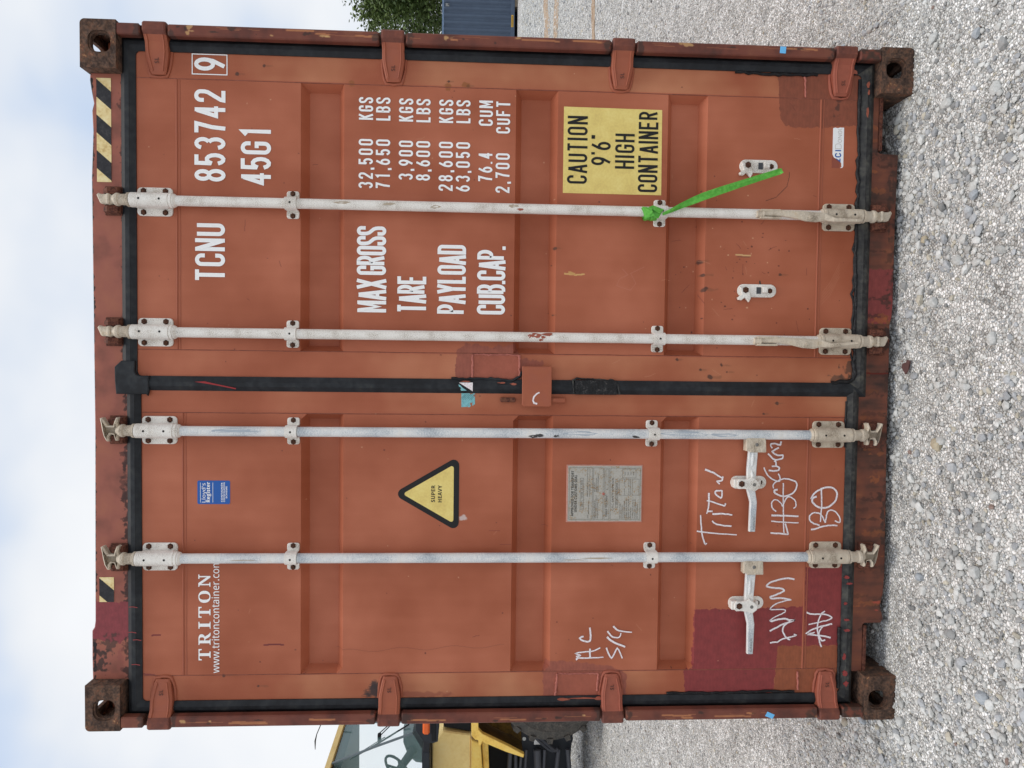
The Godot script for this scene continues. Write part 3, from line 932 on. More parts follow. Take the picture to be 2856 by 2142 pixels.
func casting(root: Node, sx: float, top: bool) -> void:
	# 162 x 118 x 178 mm block with a slot in each outer face
	var c := CSGCombiner3D.new()
	c.name = "corner_casting"
	var cy := 2.837 if top else 0.059
	c.position = Vector3(sx * 1.138, cy, 0)
	root.add_child(c, true)
	var ty := 1.0 if top else -1.0
	var W := 0.081
	var H := 0.059
	var p := PackedVector2Array()
	var rr := 0.016
	p.append(Vector2(-sx * W, -ty * H)); p.append(Vector2(sx * W, -ty * H))
	for k in 7:
		var a := k / 6.0 * PI / 2.0
		p.append(Vector2(sx * (W - rr + rr * cos(a)), ty * (H - rr + rr * sin(a))))
	p.append(Vector2(-sx * W, ty * H))
	var cut := func(poly: PackedVector2Array, xf: Transform3D, depth: float) -> void:
		var q := CSGPolygon3D.new()
		q.polygon = poly; q.depth = depth; q.transform = xf
		q.operation = CSGShape3D.OPERATION_SUBTRACTION
		q.material = M.rust
		c.add_child(q, true)
	var body := CSGPolygon3D.new()
	body.polygon = p; body.depth = 0.178; body.material = M.rust
	c.add_child(body, true)
	var inside := CSGBox3D.new()
	inside.size = Vector3(0.126, 0.090, 0.130)
	inside.position = Vector3(0, 0, -0.089)
	inside.operation = CSGShape3D.OPERATION_SUBTRACTION
	inside.material = M.rust
	c.add_child(inside, true)
	# end slot with a worn, flared mouth
	cut.call(rounded(-0.0315, -0.033, 0.0315, 0.033, 0.024, 6), Transform3D(Basis(), Vector3(sx * 0.006, -ty * 0.006, 0.01)), 0.05)
	cut.call(rounded(-0.0375, -0.0385, 0.0375, 0.0385, 0.029, 6), Transform3D(Basis(), Vector3(sx * 0.006, -ty * 0.005, 0.01)), 0.016)
	# side slot, roof slot
	cut.call(rounded(-0.04, -0.027, 0.04, 0.027, 0.0265, 6), Transform3D(Basis(Vector3(0, 0, -1), Vector3(0, 1, 0), Vector3(1, 0, 0)), Vector3(sx * W + 0.02, -ty * 0.004, -0.089)), 0.06)
	cut.call(rounded(-0.031, -0.062, 0.031, 0.062, 0.029, 6), Transform3D(Basis(Vector3(1, 0, 0), Vector3(0, 0, -1), Vector3(0, 1, 0)), Vector3(0, ty * H + 0.02, -0.089)), 0.045)

func bolt(root: Node, x: float, y: float, z: float, r := 0.0085, hh := 0.007) -> void:
	var mb := MB.new()
	mb.lathe(Vector3(x, y, z), [Vector2(0, r * 1.25), Vector2(0.0016, r * 1.25), Vector2(0.0016, r), Vector2(hh - 0.0015, r), Vector2(hh, r * 0.72)], 6, true, 2)
	obj("bolt", mb, M.bolt, root)

func gasket(root: Node, s: float, o: Rect2, i: Rect2, closed: bool) -> void:
	var mb := MB.new()
	var foot := MB.new()
	var lev := [[0.0, -0.0490], [0.28, -0.0385], [0.33, -0.0370], [0.62, -0.0360], [0.66, -0.0375], [1.0, -0.0455], [1.0, -0.0505]]
	var rings := []
	for l in lev:
		var t: float = l[0]
		var x0 := lerpf(o.position.x, i.position.x, t)
		var y0 := lerpf(o.position.y, i.position.y, t)
		var x1 := lerpf(o.end.x, i.end.x, t)
		var y1 := lerpf(o.end.y, i.end.y, t)
		var r := 0.001 + 0.014 * t
		var ring := []
		if closed:
			for q in rounded(x0, y0, x1, y1, r, 4): ring.append(Vector3(q.x, q.y, l[1]))
		else:                                          # left leaf: open on the side that the right leaf covers
			for c in [[o.end.x, y1, -1], [x0 + r, y1 - r, 90], [x0 + r, y0 + r, 180], [o.end.x, y0, -1]]:
				if c[2] < 0: ring.append(Vector3(c[0], c[1], l[1]))
				else:
					for k in 5:
						var a := deg_to_rad(c[2] + 90.0 * k / 4)
						ring.append(Vector3(c[0] + cos(a) * r, c[1] + sin(a) * r, l[1]))
		rings.append(ring)
	for k in rings.size() - 1:
		var n: int = rings[k].size()
		for j in (n if closed else n - 1):
			var a: Vector3 = rings[k][j]
			var b: Vector3 = rings[k][(j + 1) % n]
			var c: Vector3 = rings[k + 1][(j + 1) % n]
			var d: Vector3 = rings[k + 1][j]
			if (a.y + b.y) / 2.0 < o.position.y + 0.06: foot.quad(a, b, c, d)
			else: mb.quad(a, b, c, d)
	obj("gasket", mb, M.rubber, root)
	obj("gasket", foot, M.rubber_grey, root)

func bead(root: Node, p: Array, r: float, mat: Material, called := "weld_seam", wob := 0.0006, step := 0.012) -> void:
	var pts := []
	var rad := []
	for k in p.size() - 1:
		var a: Vector3 = p[k]
		var b: Vector3 = p[k + 1]
		var m := maxi(1, int(a.distance_to(b) / step))
		for t in m:
			pts.append(a.lerp(b, float(t) / m) + Vector3(rng.randfn(0, wob), rng.randfn(0, wob), 0))
			rad.append(r * (1.0 + (rng.randf_range(-0.2, 0.25) if wob > 0.0005 else 0.0)))
	pts.append(p[-1]); rad.append(r)
	var mb := MB.new()
	mb.tube(pts, rad, 8, true)
	obj(called, mb, mat, root)

func door(root: Node, s: float, cv: Canvas, dm: Material) -> MeshInstance3D:
	var right := s > 0.0
	var mb := MB.new()
	cv.lay(mb)
	var xs := [0.002, 0.11, 0.131, 1.026, 1.047, 1.162]
	var dp := 0.041
	var ys := []                                      # [y, depth]
	ys.append([0.150, 0.0])
	for ch in ([[0.729, 0.752, 0.851, 0.874], [1.271, 1.294, 1.399, 1.421], [2.024, 2.046, 2.152, 2.174]] if right else [[0.739, 0.762, 0.856, 0.878], [1.274, 1.297, 1.397, 1.418], [2.022, 2.044, 2.149, 2.171]]):
		ys.append([ch[0], 0.0]); ys.append([ch[1], dp]); ys.append([ch[2], dp]); ys.append([ch[3], 0.0])
	ys.append([2.750, 0.0])
	for a in xs.size() - 1:
		for b in ys.size() - 1:
			var q := []
			for e in [[a, b], [a + 1, b], [a + 1, b + 1], [a, b + 1]]:
				var inner: float = 1.0 if e[0] in [2, 3] else 0.0
				q.append(Vector3(s * xs[e[0]], ys[e[1]][0], ZD - ys[e[1]][1] * inner))
			# pick the diagonal that follows the mitre of the pressing
			if right: 
				if (a == 1 and b % 4 == 1) or (a == 3 and b % 4 == 3): mb.tri(q[0], q[1], q[2]); mb.tri(q[0], q[2], q[3])
				else: mb.tri(q[0], q[1], q[3]); mb.tri(q[1], q[2], q[3])
			else:
				mb.tri(q[0], q[2], q[1]); mb.tri(q[0], q[3], q[2])
	# thickness behind
	mb.box(Vector3(minf(s * 0.01, s * 1.15), 0.16, ZD - 0.07), Vector3(maxf(s * 0.01, s * 1.15), 2.74, ZD - dp - 0.004))
	var d := obj("door", mb, dm, root)
	if right: d.set_meta("label", "right door leaf with its number lettering, yellow caution sign and two open handle catches")
	else: d.set_meta("label", "left door leaf with the black and yellow triangle, approval plate and chalk scrawls")
	# seams
	var zt := ZD - 0.0008
	var top := 2.598 if right else 2.581
	var low := 0.312 if right else 0.330
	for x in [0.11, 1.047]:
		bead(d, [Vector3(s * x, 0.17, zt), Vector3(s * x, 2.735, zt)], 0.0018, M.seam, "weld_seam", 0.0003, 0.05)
	for y in [top, low]:
		for o in [0.0, -0.011]:
			bead(d, [Vector3(s * 0.112, y + o, zt), Vector3(s * 1.045, y + o, zt)], 0.0038 if o == 0.0 else 0.002, M.paint, "weld_seam", 0.0002, 0.06)
	if right: gasket(d, s, Rect2(-0.033, 0.117, 1.214, 2.668), Rect2(0.018, 0.166, 1.118, 2.568), true)
	else: gasket(d, s, Rect2(-1.181, 0.142, 1.177, 2.629), Rect2(-1.137, 0.188, 1.133, 2.534), false)
	# hinges
	for y in ([2.655, 1.852, 1.047, 0.244] if right else [2.650, 1.852, 1.047, 0.244]):
		hinge(d, s, y, M.paint if y > 1.2 or (right and y > 0.5) else M.paint_new)
	return d

func hinge(root: Node, s: float, y: float, mat: Material) -> void:
	var mb := MB.new()
	# blade: wide and deep at the pin, narrow and low on the leaf
	var secs := [[1.220, 0.0385, -0.030, -0.006], [1.214, 0.0390, -0.040, 0.000], [1.190, 0.0390, -0.048, 0.000], [1.178, 0.0385, -0.049, -0.009], [1.160, 0.0380, -0.049, -0.020], [1.125, 0.0385, -0.0495, -0.0255], [1.100, 0.0345, -0.0495, -0.029], [1.066, 0.0275, -0.0498, -0.036], [1.056, 0.0235, -0.0498, -0.042]]
	var rings := []
	for q in secs:
		var x: float = s * q[0]
		var hh: float = q[1]
		rings.append([Vector3(x, y - hh, q[2]), Vector3(x, y + hh, q[2]), Vector3(x, y + hh, q[3] - 0.004), Vector3(x, y + hh - 0.005, q[3]), Vector3(x, y - hh + 0.005, q[3]), Vector3(x, y - hh, q[3] - 0.004)])
	mb.loft(rings.slice(3))
	var kn := MB.new()
	kn.loft(rings.slice(0, 4))
	obj("hinge_knuckle", kn, M.knuckle, root)
	# raised ribs down both edges
	for e in [-1.0, 1.0]:
		var pts := []
		for q in secs.slice(3, 8): pts.append(Vector3(s * q[0], y + e * (q[1] - 0.011), q[3] + 0.0005))
		mb.tube(pts, 0.0032, 6, true)
	var hn := obj("hinge", mb, mat, root)
	# weld round its foot
	var pts := []
	for q in [[1.135, 0.042], [1.1, 0.040], [1.066, 0.033], [1.052, 0.026], [1.049, 0.0], [1.052, -0.026], [1.066, -0.033], [1.1, -0.040], [1.135, -0.042]]:
		pts.append(Vector3(s * q[0], y + q[1], ZD + 0.001))
	bead(root, pts, 0.005, mat, "weld_seam", 0.0006, 0.012)
	var t := type_line(root, "SL", s * 1.098 - 0.010, s * 1.098 + 0.010, y - 0.007, y + 0.007, flat(C(92, 56, 46)), "Droid Sans", -0.0262, 700)

func locking_bar(root: Node, cx: float, right: bool) -> Node3D:
	var zc := -0.019
	var y_top := 2.610 if right else 2.598
	var y_low := 0.299 if right else 0.316
	var mb := MB.new()
	mb.lathe(Vector3(cx, 0, zc), [Vector2(y_low - 0.1, 0.0175), Vector2(y_top + 0.1, 0.0175)], 24, true)
	var bar := obj("locking_bar", mb, M.zinc if right else M.galv, root)
	# bearing brackets at both ends
	for e in [0, 1]:
		var y0: float = y_top if e == 0 else y_low - 0.120
		var y1: float = y0 + 0.120
		var b := MB.new()
		b.prism(rounded(cx - 0.049, y0, cx + 0.049, y1, 0.014, 4), ZD + 0.0008, ZD + 0.0075, 0.002)
		b.box(Vector3(cx - 0.026, y0 + 0.004, ZD + 0.005), Vector3(cx + 0.026, y1 - 0.004, zc + 0.004), 0.004)
		var o0: float = (y0 - 0.002) if e == 0 else (y0 - 0.010)
		var o1: float = (y1 + 0.010) if e == 0 else (y1 + 0.002)
		b.lathe(Vector3(cx, 0, zc), [Vector2(o0, 0.0225), Vector2(o0 + 0.002, 0.0255), Vector2(o1 - 0.002, 0.0255), Vector2(o1, 0.0225)], 24)
		obj("bearing_bracket", b, M.zinc if e == 0 else M.zinc_worn, bar)
		for q in [[-0.037, 0.024], [0.037, 0.024], [-0.037, 0.098], [0.037, 0.098]]: bolt(bar, cx + q[0], y0 + q[1], ZD + 0.0072)
		for q in [0.026, 0.094]:
			var pl := MB.new()
			pl.lathe(Vector3(cx + 0.001, y0 + q, zc + 0.0245), [Vector2(0, 0.0042), Vector2(0.0016, 0.0036)], 10, true, 2)
			obj("plug", pl, M.dark, bar)
		# collar between bar and bracket on the inner side, cam beyond on the outer
		var k := MB.new()
		var d := -1.0 if e == 0 else 1.0
		var yb: float = (o0 - 0.001) if e == 0 else (o1 + 0.001)
		k.lathe(Vector3(cx, yb, zc), [Vector2(0, 0.0255), Vector2(d * 0.008, 0.0255), Vector2(d * 0.010, 0.0225), Vector2(d * 0.014, 0.0235), Vector2(d * 0.021, 0.018)], 22)
		obj("collar", k, M.zinc if e == 0 else M.zinc_worn, bar)
		cam_end(bar, cx, (o1 + 0.001) if e == 0 else (o0 - 0.001), 1.0 if e == 0 else -1.0, zc, right)
	# guides along the bar
	for y in ([2.199, 0.900] if right else [2.196, 0.914]):
		var g := MB.new()
		for sx in [-1.0, 1.0]:
			g.prism(rounded(minf(cx + sx * 0.0475, cx + sx * 0.018), y - 0.0215, maxf(cx + sx * 0.0475, cx + sx * 0.018), y + 0.0215, 0.008, 3), ZD + 0.0008, ZD + 0.007, 0.0015)
		var prof := []
		for k in 13:
			var a := PI * k / 12.0
			prof.append(Vector2(cos(a), sin(a)))
		var ring0 := []
		for side in [[0.0222, 1], [0.0185, -1]]:
			var lst := prof.duplicate()
			if side[1] < 0: lst.reverse()
			for q in lst: ring0.append(Vector2(cx + q.x * side[0], zc + q.y * side[0]))
		var r0 := []
		var r1 := []
		for k in 12:
			for f in [[-0.0205, 1.0], [0.0205, -1.0]]: pass
			var A0: Vector2 = ring0[k]
			var A1: Vector2 = ring0[k + 1]
			var B0: Vector2 = ring0[25 - k]
			var B1: Vector2 = ring0[24 - k]
			var cc := Vector3(cx, y, zc)
			g.quad_out(Vector3(A0.x, y - 0.0205, A0.y), Vector3(A1.x, y - 0.0205, A1.y), Vector3(A1.x, y + 0.0205, A1.y), Vector3(A0.x, y + 0.0205, A0.y), cc)
			for ss in [-1.0, 1.0]:
				g.quad_out(Vector3(A0.x, y + ss * 0.0205, A0.y), Vector3(A1.x, y + ss * 0.0205, A1.y), Vector3(B1.x, y + ss * 0.0205, B1.y), Vector3(B0.x, y + ss * 0.0205, B0.y), cc)
		for sx in [-1.0, 1.0]:
			g.box(Vector3(cx + sx * 0.0203 - 0.002, y - 0.0205, ZD + 0.003), Vector3(cx + sx * 0.0203 + 0.002, y + 0.0205, zc + 0.001), 0.0006)
		obj("guide_bracket", g, M.zinc, bar)
		for sx in [-1.0, 1.0]: bolt(bar, cx + sx * 0.0385, y, ZD + 0.0067, 0.008)
		var hole := MB.new()
		hole.lathe(Vector3(cx, y, zc + 0.0208), [Vector2(0, 0.0042), Vector2(0.0016, 0.0036)], 10, true, 2)
		obj("plug", hole, M.dark, bar)
	return bar

func cam_end(bar: Node, cx: float, yb: float, d: float, zc: float, right: bool) -> void:
	var k := MB.new()
	k.lathe(Vector3(cx, yb, zc), [Vector2(0, 0.0245), Vector2(d * 0.008, 0.0245), Vector2(d * 0.011, 0.0195), Vector2(d * 0.034, 0.0185), Vector2(d * 0.038, 0.0225), Vector2(d * 0.046, 0.0225), Vector2(d * 0.062, 0.0125)], 20)
	if right:                                          # seen on its flat: an upright blade with a notch
		var a := P2([-0.012, 0.055, 0.012, 0.055, 0.016, 0.066, 0.019, 0.070, 0.0165, 0.078, 0.016, 0.094, 0.020, 0.104, 0.013, 0.110, -0.014, 0.098, -0.017, 0.092, -0.016, 0.076, -0.019, 0.070, -0.016, 0.064])
		var p := PackedVector2Array()
		for q in a: p.append(Vector2(cx + q.x, yb + d * q.y))
		k.prism(p, zc - 0.012, zc + 0.010, 0.004, true)
		k.box(Vector3(cx - 0.018, minf(yb + d * 0.064, yb + d * 0.076), zc - 0.004), Vector3(cx + 0.018, maxf(yb + d * 0.064, yb + d * 0.076), zc + 0.017), 0.004)
	else:                                              # turned into the keeper: a forked claw
		var a := P2([-0.012, 0.052, 0.012, 0.052, 0.026, 0.058, 0.043, 0.054, 0.046, 0.061, 0.030, 0.068, 0.017, 0.071, 0.017, 0.090, 0.028, 0.098, 0.045, 0.108, 0.043, 0.116, 0.024, 0.112, 0.000, 0.108, -0.020, 0.103, -0.036, 0.094, -0.037, 0.087, -0.020, 0.086, -0.012, 0.080, -0.014, 0.070, -0.034, 0.064, -0.035, 0.057, -0.022, 0.055])
		var p := PackedVector2Array()
		for q in a: p.append(Vector2(cx + q.x, yb + d * q.y))
		k.prism(p, zc - 0.014, zc + 0.012, 0.005, true)
	obj("cam", k, M.zinc_worn, bar)

func keeper(root: Node, cx: float, y: float, d: float, right: bool) -> void:
	var mb := MB.new()
	var z0 := ZD + 0.0006
	mb.box(Vector3(cx - 0.050, y - 0.030, z0), Vector3(cx + 0.050, y + 0.030, z0 + 0.006), 0.003)
	for s in [-1.0, 1.0]:
		var x : float = cx + s * 0.031
		var rings := []
		for q in [[-0.028, 0.010, 0.017], [-0.022, 0.024, 0.016], [0.010, 0.030, 0.013], [0.028, 0.016, 0.009], [0.034, 0.006, 0.006]]:
			var yy: float = y + d * q[0]
			rings.append([Vector3(x - q[2], yy, z0), Vector3(x + q[2], yy, z0), Vector3(x + q[2] * 0.8, yy, z0 + q[1]), Vector3(x - q[2] * 0.8, yy, z0 + q[1])])
		mb.loft(rings)
	obj("keeper", mb, M.keeper, root)

func catch_plate(root: Node, cx: float, cy: float, hh: float, engaged: bool) -> void:
	var mb := MB.new()
	mb.prism(rounded(cx - 0.0235, cy - hh, cx + 0.0235, cy + hh, 0.0225, 6), ZD + 0.0008, ZD + 0.006, 0.0015)
	var plate := obj("handle_catch", mb, M.zinc, root)
	bolt(plate, cx + 0.001, cy + hh - 0.026, -0.0045 if engaged else ZD + 0.0175, 0.0095, 0.007)
	bolt(plate, cx, cy - hh + 0.024, ZD + 0.0055, 0.008)
	var k := MB.new()
	if engaged:                                        # keeper flap swung across the handle
		k.prism(P2([cx - 0.018, cy + 0.050, cx - 0.011, cy + 0.058, cx + 0.011, cy + 0.058, cx + 0.018, cy + 0.050, cx + 0.017, cy + 0.030, cx + 0.020, cy + 0.012, cx + 0.026, cy + 0.002, cx + 0.014, cy - 0.016, cx + 0.002, cy - 0.028, cx - 0.014, cy - 0.026, cx - 0.026, cy - 0.010, cx - 0.020, cy + 0.010, cx - 0.017, cy + 0.034]), -0.012, -0.004, 0.002, true)
		k.box(Vector3(cx - 0.016, cy + 0.045, ZD + 0.005), Vector3(cx + 0.016, cy + 0.066, -0.013), 0.003)
		k.box(Vector3(cx - 0.012, cy - 0.038, ZD + 0.006), Vector3(cx + 0.013, cy - 0.026, -0.022), 0.002)
		var h := MB.new()
		h.lathe(Vector3(cx - 0.002, cy - 0.006, -0.0045), [Vector2(0, 0.0068), Vector2(0.0012, 0.006)], 12, true, 2)
		obj("catch_pin", h, M.steel, plate)
	else:                                              # flap hanging open to one side like a hook
		k.prism(P2([cx - 0.016, cy + 0.060, cx + 0.012, cy + 0.068, cx + 0.004, cy + 0.040, cx - 0.014, cy + 0.028, cx - 0.030, cy + 0.026, cx - 0.042, cy + 0.033, cx - 0.034, cy + 0.040, cx - 0.026, cy + 0.048, cx - 0.036, cy + 0.060, cx - 0.034, cy + 0.072, cx - 0.026, cy + 0.074]), ZD + 0.006, ZD + 0.018, 0.002)
		k.box(Vector3(cx - 0.008, cy - 0.036, ZD + 0.006), Vector3(cx + 0.014, cy - 0.016, ZD + 0.020), 0.002)
		var win := MB.new()
		win.prism(P2([cx - 0.011, cy - 0.015, cx + 0.013, cy - 0.015, cx + 0.013, cy + 0.002, cx - 0.011, cy + 0.002]), ZD + 0.0055, ZD + 0.0066)
		obj("slot", win, flat(C(74, 76, 80), 0.8), plate)
	obj("catch_flap", k, M.zinc, plate)

func bar_handle(bar: Node, xs: Array) -> void:
	# hub clamped to the bar, flat forged arm reaching to the left
	var h := MB.new()
	var x0: float = xs[0][0]
	h.prism(P2([x0 + 0.012, 0.512, x0 - 0.003, 0.505, x0 - 0.047, 0.503, x0 - 0.049, 0.506, x0 - 0.049, 0.563, x0 - 0.044, 0.563, x0 - 0.044, 0.577, x0 - 0.002, 0.577, x0 + 0.012, 0.570]), -0.036, -0.006, 0.002, true)
	obj("handle_hub", h, M.zinc_worn, bar)
	var r := MB.new()
	r.lathe(Vector3(x0 - 0.021, 0.5385, -0.0065), [Vector2(0, 0.0068), Vector2(0.0018, 0.0064), Vector2(0.003, 0.004)], 12, true, 2)
	obj("rivet", r, M.steel, bar)
	var rings := []
	for q in xs:
		var z: float = q[3]
		var b := 0.003
		rings.append([Vector3(q[0], q[1], z - 0.012), Vector3(q[0], q[2], z - 0.012), Vector3(q[0], q[2], z - b), Vector3(q[0], q[2] - b, z), Vector3(q[0], q[1] + b, z), Vector3(q[0], q[1], z - b)])
	var a := MB.new()
	a.loft(rings)
	# forged spine near the catch
	var c: float = xs[2][0]
	for e in [[0.06, 0.0], [-0.035, 0.0]]:
		a.tube([Vector3(c + 0.055 * signf(e[0]) + e[0] * 0.4, 0.548, xs[2][3] - 0.003), Vector3(c + e[0] * 0.55, 0.550, xs[2][3] + 0.001), Vector3(c + e[0] * 0.1, 0.552, xs[2][3] - 0.003)], [0.003, 0.007, 0.003], 8, true)
	obj("handle", a, M.galv, bar)
	var e: Array = xs[-1]
	type_line(bar, "SURALOC", e[0] + 0.008, e[0] + 0.058, 0.5405, 0.5475, flat(C(96, 94, 92)), "Droid Sans", e[3] + 0.0006, 400)

func hanging_handle(bar: Node, cx: float, lean: float) -> void:
	# clevis on the bar and the handle hanging down against it
	var k := MB.new()
	for s in [-1.0, 1.0]:
		k.box(Vector3(cx - 0.004 + s * 0.013 - 0.0035, 0.478, -0.012), Vector3(cx - 0.004 + s * 0.013 + 0.0035, 0.552, 0.013), 0.002)
	k.lathe(Vector3(cx - 0.004, 0.551, 0.0), [Vector2(-0.012, 0.0155), Vector2(0.010, 0.012)], 14, true)
	obj("handle_hub", k, M.zinc_worn, bar)
	var rings := []
	for q in [[0.538, 0.000, 0.0095, 0.009], [0.470, 0.000, 0.011, 0.012], [0.430, -0.004, 0.013, 0.015], [0.385, -0.010, 0.017, 0.016], [0.345, -0.012, 0.017, 0.014], [0.318, -0.008, 0.014, 0.013], [0.300, -0.016 + lean * 0.5, 0.010, 0.017], [0.283, -0.021 + lean, 0.007, 0.021], [0.190, -0.022 + lean * 3.0, 0.0055, 0.022]]:
		var y: float = q[0]
		var x: float = cx + q[1]
		rings.append([Vector3(x - q[2], y, q[3] - 0.012), Vector3(x + q[2], y, q[3] - 0.012), Vector3(x + q[2], y, q[3] - 0.003), Vector3(x + q[2] * 0.6, y, q[3]), Vector3(x - q[2] * 0.6, y, q[3]), Vector3(x - q[2], y, q[3] - 0.003)])
	var a := MB.new()
	a.loft(rings)
	a.lathe(Vector3(cx - 0.012, 0.372, 0.014), [Vector2(0, 0.008), Vector2(0.004, 0.0065)], 12, true, 2)
	obj("handle", a, M.zinc_worn, bar)

func stripes(root: Node, x0: float, x1: float, y0: float, y1: float, z: float, pitch: float, off: float) -> void:
	# a strip of yellow reflective tape with slanted black bars, each bar its own
	var w := MB.new()
	w.prism(P2([x0, y0, x1, y0, x1, y1, x0, y1]), z - 0.0004, z)
	var tape := obj("hazard_tape", w, M.cream, root)
	var sl := y1 - y0
	var box := P2([x0, y0, x1, y0, x1, y1, x0, y1])
	var k := -2
	while x0 + off + k * pitch < x1 + pitch:
		var a := x0 + off + k * pitch
		var bar := P2([a, y1, a + pitch * 0.5, y1, a + pitch * 0.5 - sl * 0.87, y0, a - sl * 0.87, y0])
		for q in Geometry2D.intersect_polygons(bar, box):
			var mb := MB.new()
			mb.prism(q, z - 0.0002, z + 0.0005)
			obj("stripe", mb, M.tape_black, tape)
		k += 1

func chalk(root: Node, strokes: Array, wd := 0.0062) -> void:
	var mb := MB.new()
	var z := ZD + 0.001
	for s in strokes:
		var p := []                                   # smooth through the points, with the shake of a hand
		for k in s.size() - 1:
			var a: Vector2 = s[maxi(k - 1, 0)]
			var b: Vector2 = s[k]
			var c: Vector2 = s[k + 1]
			var d: Vector2 = s[mini(k + 2, s.size() - 1)]
			for t in 4: p.append(b.cubic_interpolate(c, a, d, t / 4.0) + Vector2(rng.randfn(0, 0.0004), rng.randfn(0, 0.0004)))
		p.append(s[-1])
		mb.ribbon(p, wd * rng.randf_range(0.75, 1.25), z, false, wd * rng.randf_range(0.6, 1.1))
		z += 0.0003
	obj("chalk_writing", mb, M.chalk, root)

func build_container() -> void:
	var root := thing("shipping_container", "brown red shipping container with grey locking bars, its two closed doors facing the camera", "shipping container")
	# ---- frame
	for s in [1.0, -1.0]:
		casting(root, s, true)
		casting(root, s, false)
	# header
	var hc := edge_canvas(-1.06, 2.74, 1.06, 2.91, 620.0, 41, 0)
	var rr := RandomNumberGenerator.new()
	rr.seed = 6
	for k in 120:                                      # rust creeping along its lower edge, a dark top edge
		var x := rr.randf_range(-1.06, 0.2) if rr.randf() < 0.75 else rr.randf_range(0.2, 1.05)
		hc.blot(x, 2.778 + rr.randf_range(-0.01, 0.006), rr.randf_range(0.008, 0.03), rr.randf_range(0.004, 0.017), C(66, 42, 38), rr.randf_range(0.4, 0.85), 1.2)
	for k in 110:
		hc.blot(rr.randf_range(-1.05, 1.05), 2.886 + rr.randf_range(-0.002, 0.006), rr.randf_range(0.015, 0.06), rr.randf_range(0.003, 0.007), C(34, 24, 23), 0.8, 1.0)
	hc.patch(P2([-0.781, 2.92, -0.783, 2.77, -0.907, 2.768, -0.93, 2.80, -0.907, 2.92]), C(128, 58, 62, KP), 0.008)
	hc.blot(-0.93, 2.84, 0.03, 0.025, C(74, 54, 48), 0.7, 1.4)
	hc.blot(-0.99, 2.865, 0.04, 0.02, C(60, 44, 40), 0.8, 1.4)
	hc.blot(-0.98, 2.80, 0.05, 0.012, C(142, 80, 70), 0.6, 1.0)
	var mb := MB.new()
	hc.lay(mb)
	mb.prism(P2([-1.06, 2.7505, 1.06, 2.7505, 1.06, 2.890, 1.034, 2.891, 1.0, 2.886, 0.955, 2.878, 0.93, 2.884, 0.86, 2.881, 0.7, 2.887, 0.45, 2.8855, 0.2, 2.884, -0.175, 2.882, -0.5, 2.884, -0.85, 2.886, -0.872, 2.889, -0.885, 2.897, -0.98, 2.8975, -1.06, 2.896]), -0.13, ZD, 0.004)
	var header := obj("header", mb, sheet_mat(hc, 0.6), root)
	for q in [[0.621, 2.822], [0.170, 2.822]]: keeper(header, q[0], q[1] - 0.012, 1.0, true)
	for q in [[-0.172, 2.805], [-0.621, 2.805]]: keeper(header, q[0], q[1] - 0.006, 1.0, false)
	stripes(root, 0.686, 1.041, 2.8185, 2.8675, ZD + 0.0012, 0.1217, 0.0473)
	stripes(root, -0.781, -0.693, 2.8195, 2.8695, ZD + 0.0012, 0.1217, 0.024)
	# sill, cut away beside the castings
	var sc := edge_canvas(-1.06, -0.01, 1.06, 0.17, 560.0, 61, 1)
	sc.patch(P2([0.436, 0.17, 0.438, -0.01, 0.236, -0.01, 0.238, 0.17]), C(126, 60, 58, 1.15), 0.006, 0.92)
	for k in 60:
		sc.blot(rr.randf_range(-1.0, 1.0), rr.randf_range(0.02, 0.05), rr.randf_range(0.01, 0.05), rr.randf_range(0.004, 0.016), C(70, 52, 46), rr.randf_range(0.3, 0.8), 1.3)
	for k in 46:
		var x := rr.randf_range(-1.0, 1.0)
		sc.blot(x, rr.randf_range(0.04, 0.13), rr.randf_range(0.003, 0.012), rr.randf_range(0.02, 0.06), C(66, 46, 40) if rr.randf() < 0.55 else C(164, 96, 58), rr.randf_range(0.25, 0.6), 1.2)
	sc.blot(-0.80, 0.055, 0.006, 0.018, C(176, 80, 64), 0.8, 0.6)
	sc.blot(-0.83, 0.05, 0.004, 0.012, C(176, 80, 64), 0.8, 0.8)
	sc.line([Vector2(0.055, 0.115), Vector2(0.053, 0.08), Vector2(0.055, 0.03)], 0.005, C(100, 38, 30), 0.8)
	mb = MB.new()
	sc.lay(mb)
	mb.prism(P2([-1.06, 0.1495, -1.06, 0.100, -0.884, 0.102, -0.878, 0.094, -0.878, 0.034, -0.862, 0.024, -0.84, 0.030, -0.813, 0.038, -0.773, 0.028, -0.692, 0.023, -0.4, 0.027, -0.156, 0.030, 0.1, 0.030, 0.235, 0.031, 0.262, 0.025, 0.308, 0.022, 0.636, 0.022, 0.855, 0.018, 0.858, 0.088, 0.866, 0.095, 1.06, 0.094, 1.06, 0.1495]), -0.20, ZD, 0.003, true)
	var sill := obj("sill", mb, sheet_mat(sc, 0.72, 0.35), root)
	for n in [[-1.06, -0.886, 0.088, 0.101], [0.866, 1.06, 0.081, 0.0945]]:
		var fl := MB.new()
		fl.box(Vector3(n[0], n[2], -0.20), Vector3(n[1], n[3], ZD + 0.004), 0.003)
		obj("notch_flange", fl, M.keeper, sill)
	for q in [[0.621, 0.090], [0.170, 0.086]]: keeper(sill, q[0], q[1], -1.0, true)
	for q in [[-0.172, 0.102], [-0.621, 0.102]]: keeper(sill, q[0], q[1], -1.0, false)
